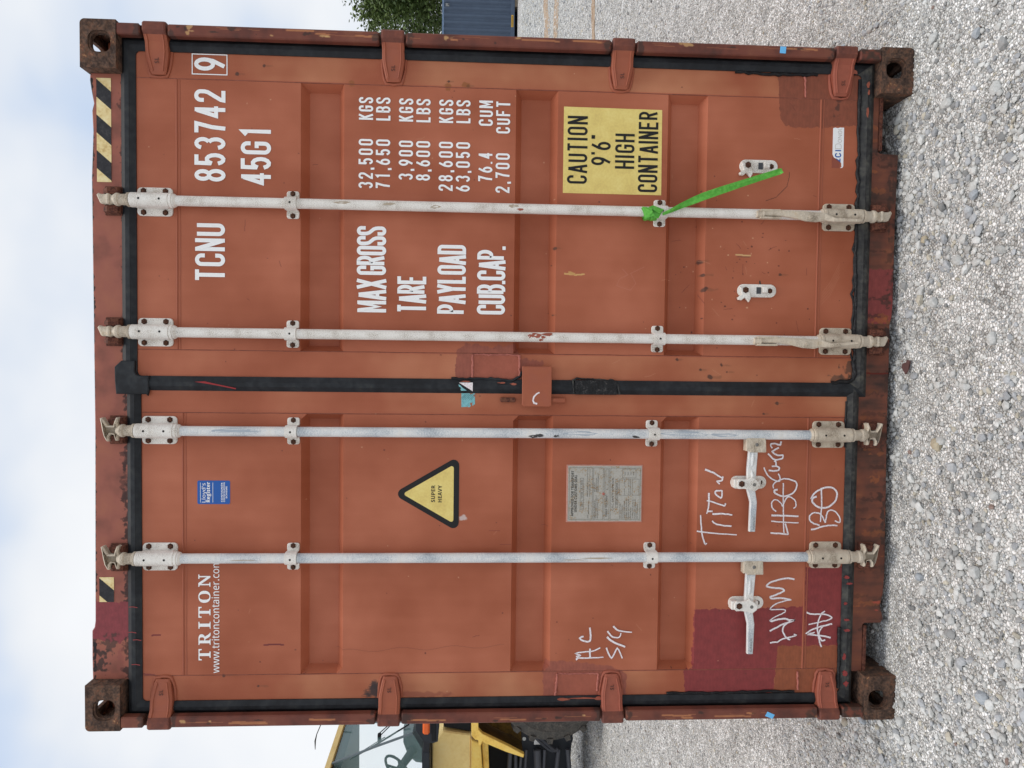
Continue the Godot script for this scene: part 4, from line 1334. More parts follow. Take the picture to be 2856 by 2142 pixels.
	# posts: an outer strip that the hinge pins interrupt
	for s in [1.0, -1.0]:
		var x0: float = 1.14 if s > 0 else -1.23
		var pc := edge_canvas(x0, 0.08, x0 + 0.09, 2.82, 480.0, 71 + int(s), 2)
		for k in 26:                                   # rubbed through to primer along the crown of the strip
			var y := rr.randf_range(0.3, 2.6)
			var x: float = s * rr.randf_range(1.188, 1.203)
			pc.line([Vector2(x, y), Vector2(x + 0.002, y + rr.randf_range(0.02, 0.14))], rr.randf_range(0.002, 0.005), C(176, 116, 78), rr.randf_range(0.35, 0.7))
		for k in 20:
			pc.blot(s * rr.randf_range(1.18, 1.205), rr.randf_range(0.2, 2.7), rr.randf_range(0.002, 0.007), rr.randf_range(0.004, 0.02), C(62, 44, 38) if rr.randf() < 0.65 else C(206, 166, 110), 0.75, 1.0)
		for k in 40: pc.blot(s * rr.randf_range(1.17, 1.21), 0.08 + 0.25 * pow(rr.randf(), 1.5), 0.012, 0.02, C(70, 52, 42), 0.5, 1.2)
		for y in [0.244, 1.047, 1.852, 2.655]:
			for e in [-0.056, 0.056]: pc.blot(s * 1.19, y + e, 0.03, 0.012, C(66, 48, 42), 0.7, 1.2)
		mb = MB.new()
		pc.lay(mb)
		var segs := [[0.117, 0.1975], [0.2905, 1.0005], [1.0935, 1.8055], [1.8985, 2.6085], [2.7015, 2.779]]
		for g in segs:
			mb.box(Vector3(minf(s * 1.172, s * 1.211), g[0], -0.034), Vector3(maxf(s * 1.172, s * 1.211), g[1], -0.001), 0.004)
		mb.box(Vector3(minf(s * 1.183, s * 1.218), 0.117, -0.15), Vector3(maxf(s * 1.183, s * 1.218), 2.779, -0.032), 0.003)
		mb.box(Vector3(minf(s * 1.10, s * 1.184), 0.117, -0.20), Vector3(maxf(s * 1.10, s * 1.184), 2.779, -0.128))
		obj("corner_post", mb, sheet_mat(pc, 0.6), root)
		# the long corrugated side
		var w := MB.new()
		var px := []
		var z := -0.16
		while z > -12.0:
			for q in [[0.0, 1.214], [0.07, 1.214], [0.138, 1.178], [0.208, 1.178]]: px.append([z - q[0], q[1]])
			z -= 0.276
		for k in px.size() - 1:
			var a := Vector3(s * px[k][1], 0.16, px[k][0])
			var b := Vector3(s * px[k + 1][1], 0.16, px[k + 1][0])
			var up := Vector3(0, 2.64, 0)
			w.quad_out(a, b, b + up, a + up, (a + b) / 2.0 - Vector3(s * 5.0, 0, 0))
		w.box(Vector3(minf(s * 1.14, s * 1.217), 0.03, -12.0), Vector3(maxf(s * 1.14, s * 1.217), 0.17, -0.18), 0.004)
		w.box(Vector3(minf(s * 1.15, s * 1.217), 2.79, -12.0), Vector3(maxf(s * 1.15, s * 1.217), 2.87, -0.18), 0.004)
		obj("side_wall", w, M.paint, root)
	mb = MB.new()
	mb.box(Vector3(-1.2, 2.845, -12.1), Vector3(1.2, 2.868, -0.13), 0.003)
	obj("roof", mb, M.paint, root)
	mb = MB.new()
	mb.box(Vector3(-1.14, 0.13, -12.1), Vector3(1.14, 0.17, -0.12))
	for k in 30: mb.box(Vector3(-1.13, 0.04, -0.55 - k * 0.38), Vector3(1.13, 0.1295, -0.50 - k * 0.38))
	obj("floor", mb, M.keeper, root)
	mb = MB.new()
	mb.box(Vector3(-1.2, 0.03, -12.19), Vector3(1.2, 2.87, -12.105), 0.01)
	obj("end_wall", mb, M.paint, root)
	# ---- doors
	var cv := door_canvas()
	var dm := sheet_mat(cv, 0.55, 0.42)
	dm.normal_enabled = true
	dm.normal_texture = bump(256, 0.02, 0.5, 17)
	dm.normal_scale = 0.3
	var right := door(root, 1.0, cv, dm)
	var left := door(root, -1.0, cv, dm)
	# ---- locking gear
	var b1 := locking_bar(root, 0.621, true)
	var b2 := locking_bar(root, 0.170, true)
	var b3 := locking_bar(root, -0.172, false)
	var b4 := locking_bar(root, -0.619, false)
	hanging_handle(b1, 0.621, 0.0)
	hanging_handle(b2, 0.170, 0.005)
	bar_handle(b3, [[-0.186, 0.527, 0.566, -0.012], [-0.235, 0.531, 0.565, -0.012], [-0.297, 0.534, 0.569, -0.014], [-0.374, 0.537, 0.567, -0.014], [-0.417, 0.532, 0.557, -0.008], [-0.523, 0.537, 0.560, -0.006]])
	bar_handle(b4, [[-0.632, 0.525, 0.566, -0.012], [-0.682, 0.529, 0.565, -0.012], [-0.764, 0.534, 0.567, -0.014], [-0.823, 0.535, 0.565, -0.014], [-0.865, 0.531, 0.557, -0.008], [-0.972, 0.535, 0.557, -0.006]])
	catch_plate(root, -0.350, 0.5515, 0.0665, true)
	catch_plate(root, -0.796, 0.551, 0.066, true)
	catch_plate(root, 0.798, 0.540, 0.070, false)
	catch_plate(root, 0.350, 0.5365, 0.072, false)
	# rust-coloured paint left on the second bar, dark rubs on the third
	var wrap := func(parent: Node, bx: float, list: Array, mat: Material, rad := 0.0180) -> void:
		for q in list:
			var m := MB.new()
			var p := PackedVector2Array()
			for k in 13:
				var a := TAU * k / 13.0
				p.append(Vector2(q[0] + cos(a) * q[2] * rng.randf_range(0.5, 1.15), q[1] + sin(a) * q[3] * rng.randf_range(0.5, 1.2)))
			var t := Geometry2D.triangulate_polygon(p)
			for k in range(0, t.size(), 3):
				var v := []
				for j in 3:
					var dx := clampf(p[t[k + j]].x, -0.0174, 0.0174)
					v.append(Vector3(bx + dx, p[t[k + j]].y, -0.019 + sqrt(maxf(1e-6, rad * rad - dx * dx))))
				m.tri_out(v[0], v[1], v[2], Vector3(bx, p[0].y, -0.3))
			obj("paint_smear", m, mat, parent)
	wrap.call(b2, 0.170, [[0.006, 1.345, 0.010, 0.020], [-0.001, 1.318, 0.006, 0.012], [0.010, 1.30, 0.006, 0.022], [-0.010, 1.325, 0.005, 0.009], [0.004, 1.365, 0.008, 0.008]], M.paint_new, 0.0183)
	var rub_m := flat(C(70, 68, 68), 0.6)
	wrap.call(b3, -0.172, [[-0.010, 1.345, 0.007, 0.022], [-0.006, 1.325, 0.006, 0.016], [-0.009, 1.270, 0.005, 0.008], [-0.007, 1.262, 0.004, 0.006], [-0.008, 0.985, 0.005, 0.010], [-0.011, 0.975, 0.004, 0.009]], rub_m)
	var dirt_m := flat(C(176, 160, 140), 0.7)
	wrap.call(b1, 0.621, [[0.004, 2.02, 0.006, 0.03], [0.002, 1.86, 0.005, 0.025], [-0.004, 1.70, 0.006, 0.018], [0.005, 1.43, 0.007, 0.02]], dirt_m, 0.0178)
	wrap.call(b1, 0.621, [[-0.006, 1.405, 0.004, 0.012]], M.paint_new, 0.0182)
	wrap.call(b4, -0.619, [[0.002, 1.12, 0.003, 0.06], [-0.004, 1.2, 0.002, 0.05], [-0.002, 2.36, 0.002, 0.05]], dirt_m, 0.0178)
	wrap.call(b3, -0.172, [[0.004, 2.4, 0.008, 0.10], [0.002, 1.18, 0.008, 0.07], [0.003, 0.80, 0.009, 0.10], [0.0, 0.66, 0.008, 0.05]], flat(C(168, 176, 184), 0.45), 0.0177)
	# ---- lettering on the right leaf
	var put := func(s: String, x0: float, x1: float, y0: float, y1: float, t: float, gap: float, mat: Material, z := ZD + 0.0012) -> void:
		obj("lettering", stencil(s, x0, x1, y0, y1, t, gap, z), mat, right)
	put.call("TCNU", 0.351, 0.552, 2.434, 2.537, 0.0138, 0.2, M.white)
	put.call("853742", 0.697, 1.013, 2.432, 2.538, 0.0138, 0.26, M.white)
	put.call("9", 1.077, 1.122, 2.432, 2.538, 0.0138, 0.0, M.white)
	var fr := MB.new()
	fr.ribbon([Vector2(1.0645, 2.4265), Vector2(1.1325, 2.4265), Vector2(1.1325, 2.5445), Vector2(1.0645, 2.5445)], 0.0032, ZD + 0.0014, true)
	obj("lettering", fr, M.white, right)
	put.call("45G1", 0.688, 0.892, 2.276, 2.380, 0.0138, 0.2, M.white)
	put.call("MAX", 0.251, 0.369, 1.874, 1.977, 0.0126, 0.08, M.white)
	put.call("GROSS", 0.383, 0.554, 1.875, 1.978, 0.0126, 0.06, M.white)
	put.call("TARE", 0.252, 0.384, 1.733, 1.835, 0.0126, 0.08, M.white)
	put.call("PAYLOAD", 0.250, 0.494, 1.593, 1.694, 0.0126, 0.07, M.white)
	put.call("CUB.CAP.", 0.250, 0.491, 1.452, 1.553, 0.0126, 0.07, M.white)
	for q in [["KGS", 0.925, 1.003, 1.923], ["LBS", 0.924, 1.004, 1.863], ["KGS", 0.923, 1.003, 1.783], ["LBS", 0.922, 1.003, 1.7225], ["KGS", 0.922, 1.003, 1.6425], ["LBS", 0.923, 1.003, 1.582], ["CUM", 0.916, 1.004, 1.5025], ["CUFT", 0.891, 1.004, 1.441], ["32,500", 0.686, 0.858, 1.923], ["71,650", 0.686, 0.858, 1.863], ["3,900", 0.719, 0.856, 1.783], ["8,600", 0.718, 0.856, 1.7225], ["28,600", 0.684, 0.856, 1.6425], ["63,050", 0.683, 0.856, 1.582], ["76.4", 0.719, 0.822, 1.5025], ["2,700", 0.682, 0.821, 1.441]]:
		var digits: bool = q[0][0] in "0123456789"
		put.call(q[0], q[1], q[2], q[3], q[3] + 0.0502, 0.0071, 0.50 if digits else 0.38, M.white)
	# yellow sign
	mb = MB.new()
	mb.prism(P2([0.687, 0.894, 0.990, 0.896, 0.992, 1.250, 0.687, 1.250]), ZD, ZD + 0.0008)
	obj("caution_sign", mb, M.yellow, right)
	put.call("CAUTION", 0.721, 0.960, 1.164, 1.236, 0.0088, 0.3, M.ink, ZD + 0.0015)
	put.call("9'6\"", 0.788, 0.894, 1.080, 1.150, 0.0088, 0.3, M.ink, ZD + 0.0015)
	put.call("HIGH", 0.778, 0.902, 0.994, 1.064, 0.0088, 0.28, M.ink, ZD + 0.0015)
	put.call("CONTAINER", 0.697, 0.982, 0.909, 0.980, 0.0088, 0.24, M.ink, ZD + 0.0015)
	# torn maker's sticker
	mb = MB.new()
	mb.prism(P2([0.801, 0.2365, 0.806, 0.2305, 0.8095, 0.2315, 0.818, 0.232, 0.822, 0.2345, 0.830, 0.2465, 0.8395, 0.2605, 0.8505, 0.2655, 0.944, 0.2655, 0.9465, 0.258, 0.9445, 0.248, 0.947, 0.240, 0.947, 0.225, 0.808, 0.2245, 0.802, 0.228]), ZD, ZD + 0.0007)
	obj("sticker", mb, M.white, right)
	mb = MB.new()
	mb.prism(P2([0.801, 0.268, 0.801, 0.239, 0.8215, 0.236, 0.8385, 0.2612, 0.8495, 0.2672]), ZD, ZD + 0.0005)
	obj("sticker", mb, flat(C(138, 74, 58, KP), 0.55), right)
	put.call("CI", 0.839, 0.8665, 0.2335, 0.2570, 0.0042, 0.35, M.blue)
	mb = MB.new()
	mb.prism(P2([0.8215, 0.2355, 0.835, 0.2355, 0.835, 0.2395, 0.8285, 0.2395, 0.835, 0.2505, 0.835, 0.2545]), ZD + 0.0008, ZD + 0.0012)
	obj("lettering", mb, M.blue, right)
	var pale := flat(C(196, 192, 184), 0.5)
	put.call("D", 0.8700, 0.8890, 0.2335, 0.2570, 0.0016, 0.2, pale)
	put.call("ONG", 0.8930, 0.9360, 0.2325, 0.2475, 0.0016, 0.3, pale)
	put.call("L", 0.9395, 0.9460, 0.2325, 0.2475, 0.0014, 0.2, pale)
	# ---- left leaf: triangle, stickers, plate
	var tri := func(p: Array, r: float) -> PackedVector2Array:
		var o := PackedVector2Array()
		for k in 3:
			var a: Vector2 = p[k]
			var b: Vector2 = p[(k + 2) % 3]
			var c: Vector2 = p[(k + 1) % 3]
			var n0 := (a - b).normalized()
			var n1 := (c - a).normalized()
			var a0 := n0.angle() - PI / 2.0
			var turn := n0.angle_to(n1)
			for j in 6: o.append(a + Vector2.from_angle(a0 + turn * j / 5.0) * r)
		return o
	mb = MB.new()
	mb.prism(tri.call([Vector2(-0.396, 1.808), Vector2(-0.500, 1.630), Vector2(-0.292, 1.630)], 0.020), ZD, ZD + 0.0008)
	obj("warning_triangle", mb, M.ink, left)
	mb = MB.new()
	mb.prism(tri.call([Vector2(-0.396, 1.797), Vector2(-0.489, 1.637), Vector2(-0.303, 1.637)], 0.0075), ZD + 0.0005, ZD + 0.0014)
	obj("warning_triangle", mb, M.yellow, left)
	type_line(left, "SUPER", -0.4255, -0.3645, 1.6955, 1.7098, M.ink, "Droid Sans", ZD + 0.0018, 600)
	type_line(left, "HEAVY", -0.4260, -0.3645, 1.6715, 1.6855, M.ink, "Droid Sans", ZD + 0.0018, 600)
	mb = MB.new()
	mb.prism(rounded(-0.4335, 2.418, -0.350, 2.531, 0.005, 3), ZD, ZD + 0.0008)
	obj("register_sticker", mb, M.blue, left)
	type_line(left, "Lloyd's", -0.4275, -0.359, 2.4985, 2.5165, M.white, "Droid Sans", ZD + 0.0013, 400)
	type_line(left, "Register", -0.4265, -0.355, 2.4830, 2.5010, M.white, "Droid Sans", ZD + 0.0016, 700)
	for y in [2.5205, 2.4775]:
		var ln := MB.new()
		ln.ribbon([Vector2(-0.428, y), Vector2(-0.357, y)], 0.0014, ZD + 0.0012)
		obj("rule", ln, M.white, left)
	type_line(left, "CONTAINER", -0.426, -0.357, 2.4435, 2.4490, M.white, "Droid Sans", ZD + 0.0013, 700)
	type_line(left, "CERTIFICATION", -0.426, -0.357, 2.4355, 2.4410, M.white, "Droid Sans", ZD + 0.0013, 700)
	type_line(left, "SCHEME", -0.413, -0.370, 2.4275, 2.4330, M.white, "Droid Sans", ZD + 0.0013, 700)
	var tx := -0.993
	for q in [["T", 0.041], ["R", 0.044], ["I", 0.025], ["T", 0.039], ["O", 0.043], ["N", 0.044]]:
		type_line(left, q[0], tx, tx + q[1], 2.4865, 2.5285, M.white, "Droid Serif", ZD + 0.001, 700)
		tx += q[1] + 0.0145
	type_line(left, "www.tritoncontainer.com", -1.039, -0.634, 2.4555, 2.4825, M.white, "Droid Sans", ZD + 0.0014, 400)
	approval_plate(left)
	mb = MB.new()                                      # torn turquoise paper seal across the two leaves
	var ty := func(a: float, b: float) -> Vector2: return Vector2(-0.031 - (b - 750.0) / 223.0 * 0.052, 1.605 - (a - 313.0) / 209.0 * 0.049)
	var pp := PackedVector2Array()
	for q in [[313, 755], [400, 752], [440, 758], [452, 775], [480, 768], [520, 752], [520, 775], [495, 780], [500, 800], [521, 812], [522, 925], [500, 940], [486, 950], [478, 918], [492, 900], [455, 905], [440, 925], [462, 938], [448, 972], [408, 973], [420, 950], [400, 968], [315, 973]]: pp.append(ty.call(q[0], q[1]))
	mb.prism(pp, ZD, ZD + 0.0006)
	var teal := tri_mat(mottle(256, 0.03, 0.12, 0.4, [[0.0, C(94, 150, 156)], [0.5, C(128, 186, 192)], [1.0, C(150, 204, 210)]], 201), 12.0, 0.6)
	obj("paper_seal", mb, teal, left)
	mb = MB.new()
	for k in 7:
		var a: Vector2 = ty.call(322 + k * 28, 800)
		mb.ribbon([a + Vector2(0.006, -0.012), a + Vector2(-0.022, 0.012) * 0.6], 0.0012, ZD + 0.0009)
	obj("paper_seal", mb, flat(C(70, 112, 118), 0.6), left)
	var tg := func(a: float, b: float) -> Vector2: return Vector2(0.006 - (b - 590.0) / 140.0 * 0.033, 1.615 - (a - 270.0) / 220.0 * 0.051)
	for q in [[[275, 592, 488, 590, 488, 724, 455, 700], M.chalk], [[272, 620, 296, 632, 330, 668, 352, 682, 398, 712, 312, 716, 298, 690, 318, 676, 276, 650], teal]]:
		var p := PackedVector2Array()
		for k in range(0, q[0].size(), 2): p.append(tg.call(q[0][k], q[0][k + 1]))
		var e := MB.new()
		e.prism(p, -0.0362, -0.0350)
		obj("paper_seal", e, q[1], right)
	# ---- lock guard over the centre gasket, its lugs, and the welded repair above it
	mb = MB.new()
	mb.prism(P2([-0.070, 1.284, 0.066, 1.284, 0.066, 1.389, -0.070, 1.389, -0.077, 1.382, -0.077, 1.291]), -0.024, -0.018, 0.0015, true)
	mb.box(Vector3(0.052, 1.285, ZD), Vector3(0.065, 1.388, -0.0235), 0.002)
	var guard := obj("lock_guard", mb, M.paint, right)
	mb = MB.new()
	var gp := []
	for q in [[-0.0265, 1.327], [-0.031, 1.337], [-0.042, 1.347], [-0.055, 1.350], [-0.064, 1.346], [-0.067, 1.335]]: gp.append(Vector2(q[0], q[1]))
	mb.ribbon(gp, 0.0048, -0.0174, false, 0.0065)
	obj("chalk_writing", mb, M.chalk, right)
	for q in [[1.411, 1.466], [1.231, 1.282]]:
		mb = MB.new()
		mb.box(Vector3(-0.0630, q[0], ZD), Vector3(-0.0465, q[1], -0.032), 0.003)
		obj("lock_lug", mb, M.keeper if q[0] > 1.3 else M.paint, left)
	mb = MB.new()
	mb.box(Vector3(0.022, 1.398, ZD), Vector3(0.105, 1.563, ZD + 0.0012), 0.0006)
	obj("repair_plate", mb, M.paint_new, right)
	bead(right, [Vector3(0.020, 1.565, ZD + 0.002), Vector3(0.105, 1.566, ZD + 0.002)], 0.0042, M.weld, "weld_seam", 0.001, 0.006)
	bead(right, [Vector3(0.030, 1.397, ZD + 0.002), Vector3(0.105, 1.397, ZD + 0.002)], 0.0042, M.weld, "weld_seam", 0.001, 0.006)
	bead(right, [Vector3(0.106, 1.562, ZD + 0.001), Vector3(0.106, 1.400, ZD + 0.001)], 0.0030, M.weld, "weld_seam", 0.0011, 0.006)
	mb = MB.new()
	mb.box(Vector3(-1.134, 1.090, ZD), Vector3(-1.058, 1.244, ZD + 0.0012), 0.0006)
	obj("repair_plate", mb, M.paint_new, left)
	bead(left, [Vector3(-1.055, 1.246, ZD + 0.002), Vector3(-1.134, 1.252, ZD + 0.002)], 0.0042, M.weld, "weld_seam", 0.001, 0.006)
	bead(left, [Vector3(-1.055, 1.094, ZD + 0.002), Vector3(-1.120, 1.100, ZD + 0.002)], 0.0038, M.weld, "weld_seam", 0.001, 0.006)
	bead(left, [Vector3(-1.056, 1.243, ZD + 0.001), Vector3(-1.056, 1.096, ZD + 0.001)], 0.0028, M.weld, "weld_seam", 0.001, 0.006)
	bead(left, [Vector3(-1.056, 0.348, ZD + 0.002), Vector3(-1.125, 0.345, ZD + 0.002)], 0.0042, M.weld, "weld_seam", 0.001, 0.006)
	bead(right, [Vector3(1.052, 0.372, ZD + 0.002), Vector3(1.128, 0.376, ZD + 0.002)], 0.0034, M.weld, "weld_seam", 0.001, 0.006)
	# ---- gasket repairs: a glued patch, torn sealant, splashes of paint
	mb = MB.new()
	mb.box(Vector3(-0.0335, 1.045, -0.040), Vector3(0.019, 1.198, -0.0335), 0.002)
	obj("gasket_patch", mb, M.tar, right)
	bead(right, [Vector3(-0.030, 1.203, -0.034), Vector3(0.018, 1.206, -0.036), Vector3(0.024, 1.19, -0.045), Vector3(0.020, 1.10, -0.046), Vector3(0.019, 1.06, -0.044), Vector3(0.004, 1.042, -0.035), Vector3(-0.032, 1.036, -0.034)], 0.0034, M.rubber_grey, "sealant", 0.0008, 0.008)
	bead(right, [Vector3(0.030, 0.166, -0.0475), Vector3(1.120, 0.172, -0.0475)], 0.0060, M.tar, "sealant", 0.0022, 0.016)
	bead(right, [Vector3(0.10, 0.176, -0.049), Vector3(0.62, 0.172, -0.049)], 0.0045, M.tar, "sealant", 0.0025, 0.018)
	bead(right, [Vector3(0.10, 0.170, -0.047), Vector3(0.05, 0.160, -0.046), Vector3(0.032, 0.168, -0.046), Vector3(0.024, 0.19, -0.046), Vector3(0.018, 0.25, -0.047)], 0.0075, M.tar, "sealant", 0.0018, 0.012)
	bead(right, [Vector3(1.134, 0.63, -0.048), Vector3(1.131, 0.52, -0.047), Vector3(1.128, 0.44, -0.047), Vector3(1.132, 0.33, -0.047)], 0.0055, M.tar, "sealant", 0.002, 0.014)
	bead(right, [Vector3(0.021, 1.64, -0.046), Vector3(0.017, 1.60, -0.045), Vector3(0.020, 1.5, -0.046), Vector3(0.014, 1.42, -0.044), Vector3(0.030, 1.395, -0.044), Vector3(0.046, 1.390, -0.046)], 0.0045, M.rubber, "sealant", 0.0012, 0.012)
	bead(left, [Vector3(-0.890, 0.1945, -0.046), Vector3(-1.02, 0.193, -0.046), Vector3(-1.12, 0.194, -0.046)], 0.0062, M.tar, "sealant", 0.0008, 0.012)
	bead(left, [Vector3(-1.134, 0.36, -0.047), Vector3(-1.130, 0.44, -0.047), Vector3(-1.133, 0.62, -0.048), Vector3(-1.133, 0.84, -0.048)], 0.0052, M.tar, "sealant", 0.0016, 0.016)
	bead(left, [Vector3(-0.05, 0.190, -0.0475), Vector3(-0.22, 0.189, -0.0475)], 0.0042, M.tar, "sealant", 0.001, 0.014)
	var smear := func(parent: Node, cx: float, cy: float, rx: float, ry: float, z: float, mat: Material) -> void:
		var p := PackedVector2Array()
		for k in 14:
			var a := TAU * k / 14.0
			p.append(Vector2(cx + cos(a) * rx * rng.randf_range(0.55, 1.2), cy + sin(a) * ry * rng.randf_range(0.55, 1.2)))
		var e := MB.new()
		e.prism(p, z - 0.004, z)
		obj("paint_smear", e, mat, parent)
	var red := flat(C(140, 58, 56, 1.1), 0.5)
	for q in [[-1.146, 1.225, 0.005, 0.024], [-1.143, 1.15, 0.003, 0.05], [-1.144, 1.09, 0.006, 0.02]]: smear.call(left, q[0], q[1], q[2], q[3], -0.0375, M.paint_new)
	for q in [[-0.70, 0.176, 0.008, 0.010], [-0.724, 0.166, 0.005, 0.012], [-0.80, 0.178, 0.006, 0.006], [-0.86, 0.172, 0.005, 0.011], [-0.90, 0.170, 0.006, 0.012], [-1.0, 0.177, 0.012, 0.006], [-1.06, 0.172, 0.012, 0.011], [-1.10, 0.168, 0.010, 0.010]]: smear.call(left, q[0], q[1], q[2], q[3], -0.0352, red)
	for q in [[0.010, 1.59, 0.003, 0.018], [0.006, 1.46, 0.003, 0.016], [0.002, 1.42, 0.004, 0.013]]: smear.call(right, q[0], q[1], q[2], q[3], -0.0352, M.paint_new)
	for q in [[1.142, 0.215, 0.010, 0.03], [1.10, 0.146, 0.012, 0.006], [1.07, 0.143, 0.012, 0.004], [1.0, 0.146, 0.02, 0.004]]: smear.call(right, q[0], q[1], q[2], q[3], -0.0352, M.paint_new)
	mb = MB.new()
	mb.prism(P2([-0.001, 2.536, 0.001, 2.50, -0.006, 2.47, -0.022, 2.392, -0.026, 2.394, -0.013, 2.46, -0.008, 2.49]), -0.036, -0.0352)
	obj("paint_smear", mb, flat(C(150, 44, 46), 0.5), right)
	for q in [[-0.795, 2.748], [-0.885, 2.752], [-0.912, 2.735], [-1.0, 2.74]]:
		mb = MB.new()
		mb.ribbon([Vector2(q[0], q[1] + 0.014), Vector2(q[0] + 0.001, q[1]), Vector2(q[0] - 0.002, q[1] - 0.015)], 0.0028, -0.0348)
		obj("paint_smear", mb, red, left)
	# loose rubber flap at the head of the centre gasket
	mb = MB.new()
	mb.prism(P2([0.070, 2.783, 0.048, 2.806, 0.0, 2.805, -0.046, 2.801, -0.046, 2.700, -0.052, 2.694, -0.034, 2.690, 0.0185, 2.690, 0.0185, 2.722, 0.022, 2.732, 0.032, 2.7375, 0.07, 2.7365]), -0.044, -0.0325, 0.003, true)
	obj("gasket_flap", mb, M.rubber, right)
	# bits of blue tape stuck on the posts
	var bt := MB.new()
	bt.prism(P2([1.1835, 0.4705, 1.207, 0.4690, 1.2075, 0.4895, 1.1845, 0.4915]), -0.001, 0.0012)
	obj("blue_tape", bt, M.tape_blue, root)
	bt = MB.new()
	bt.prism(P2([-1.183, 0.4785, -1.1945, 0.4525, -1.2095, 0.4600, -1.199, 0.4870]), -0.001, 0.0012)
	obj("blue_tape", bt, M.tape_blue, root)
	# ---- chalk
	chalk(left, [
		[Vector2(-0.532, 0.738), Vector2(-0.540, 0.666), Vector2(-0.545, 0.589)],
		[Vector2(-0.471, 0.726), Vector2(-0.529, 0.721), Vector2(-0.558, 0.715), Vector2(-0.579, 0.707), Vector2(-0.575, 0.702)],
		[Vector2(-0.493, 0.683), Vector2(-0.506, 0.665), Vector2(-0.513, 0.610)],
		[Vector2(-0.468, 0.682), Vector2(-0.467, 0.644), Vector2(-0.471, 0.608)],
		[Vector2(-0.390, 0.697), Vector2(-0.437, 0.697), Vector2(-0.467, 0.704)],
		[Vector2(-0.418, 0.705), Vector2(-0.425, 0.677), Vector2(-0.437, 0.640), Vector2(-0.428, 0.636)],
		[Vector2(-0.458, 0.704), Vector2(-0.457, 0.682)],
		[Vector2(-0.382, 0.662), Vector2(-0.382, 0.671), Vector2(-0.392, 0.673), Vector2(-0.407, 0.656), Vector2(-0.404, 0.650), Vector2(-0.383, 0.649), Vector2(-0.382, 0.662)],
		[Vector2(-0.304, 0.713), Vector2(-0.316, 0.682), Vector2(-0.334, 0.650), Vector2(-0.328, 0.647)],
		[Vector2(-0.331, 0.649), Vector2(-0.344, 0.651), Vector2(-0.347, 0.668), Vector2(-0.357, 0.658)],
	])
	chalk(left, [
		[Vector2(-0.538, 0.463), Vector2(-0.540, 0.432), Vector2(-0.543, 0.400), Vector2(-0.536, 0.398), Vector2(-0.503, 0.408)],
		[Vector2(-0.352, 0.419), Vector2(-0.419, 0.418), Vector2(-0.492, 0.415), Vector2(-0.538, 0.412)],
		[Vector2(-0.494, 0.461), Vector2(-0.498, 0.418), Vector2(-0.500, 0.358)],
		[Vector2(-0.473, 0.461), Vector2(-0.474, 0.410), Vector2(-0.476, 0.359)],
		[Vector2(-0.458, 0.444), Vector2(-0.444, 0.459), Vector2(-0.425, 0.461), Vector2(-0.415, 0.450), Vector2(-0.419, 0.435), Vector2(-0.440, 0.420)],
		[Vector2(-0.440, 0.420), Vector2(-0.431, 0.417), Vector2(-0.408, 0.406), Vector2(-0.404, 0.391), Vector2(-0.419, 0.373), Vector2(-0.437, 0.370), Vector2(-0.447, 0.379)],
		[Vector2(-0.378, 0.441), Vector2(-0.379, 0.451), Vector2(-0.388, 0.452), Vector2(-0.396, 0.439), Vector2(-0.402, 0.415), Vector2(-0.392, 0.386), Vector2(-0.370, 0.370), Vector2(-0.350, 0.372), Vector2(-0.340, 0.393), Vector2(-0.337, 0.417), Vector2(-0.346, 0.443), Vector2(-0.359, 0.457), Vector2(-0.373, 0.457)],
		[Vector2(-0.295, 0.494), Vector2(-0.322, 0.481), Vector2(-0.340, 0.458), Vector2(-0.346, 0.438), Vector2(-0.336, 0.432), Vector2(-0.318, 0.440)],
		[Vector2(-0.306, 0.476), Vector2(-0.308, 0.455), Vector2(-0.304, 0.439), Vector2(-0.295, 0.438), Vector2(-0.290, 0.449), Vector2(-0.291, 0.465)],
		[Vector2(-0.288, 0.449), Vector2(-0.275, 0.450), Vector2(-0.270, 0.456)],
		[Vector2(-0.243, 0.480), Vector2(-0.257, 0.468), Vector2(-0.267, 0.451), Vector2(-0.262, 0.427), Vector2(-0.249, 0.423)],
		[Vector2(-0.249, 0.423), Vector2(-0.250, 0.445), Vector2(-0.238, 0.464), Vector2(-0.231, 0.457), Vector2(-0.222, 0.440)],
		[Vector2(-0.198, 0.433), Vector2(-0.212, 0.436), Vector2(-0.207, 0.455), Vector2(-0.208, 0.469), Vector2(-0.215, 0.471), Vector2(-0.224, 0.465)],
	])
	chalk(left, [
		[Vector2(-0.525, 0.310), Vector2(-0.524, 0.294), Vector2(-0.515, 0.271), Vector2(-0.510, 0.236), Vector2(-0.511, 0.210)],
		[Vector2(-0.509, 0.278), Vector2(-0.503, 0.301), Vector2(-0.489, 0.316), Vector2(-0.474, 0.316), Vector2(-0.464, 0.302), Vector2(-0.464, 0.284), Vector2(-0.476, 0.269), Vector2(-0.500, 0.257)],
		[Vector2(-0.500, 0.257), Vector2(-0.486, 0.255), Vector2(-0.460, 0.249), Vector2(-0.453, 0.234), Vector2(-0.462, 0.216), Vector2(-0.483, 0.202), Vector2(-0.499, 0.203), Vector2(-0.493, 0.221)],
		[Vector2(-0.403, 0.293), Vector2(-0.408, 0.306), Vector2(-0.419, 0.309), Vector2(-0.434, 0.297), Vector2(-0.445, 0.273), Vector2(-0.439, 0.243), Vector2(-0.416, 0.220), Vector2(-0.390, 0.216), Vector2(-0.373, 0.227), Vector2(-0.368, 0.251), Vector2(-0.376, 0.280), Vector2(-0.393, 0.304), Vector2(-0.412, 0.313)],
		[Vector2(-0.370, 0.276), Vector2(-0.419, 0.273), Vector2(-0.448, 0.273), Vector2(-0.497, 0.276)],
	])
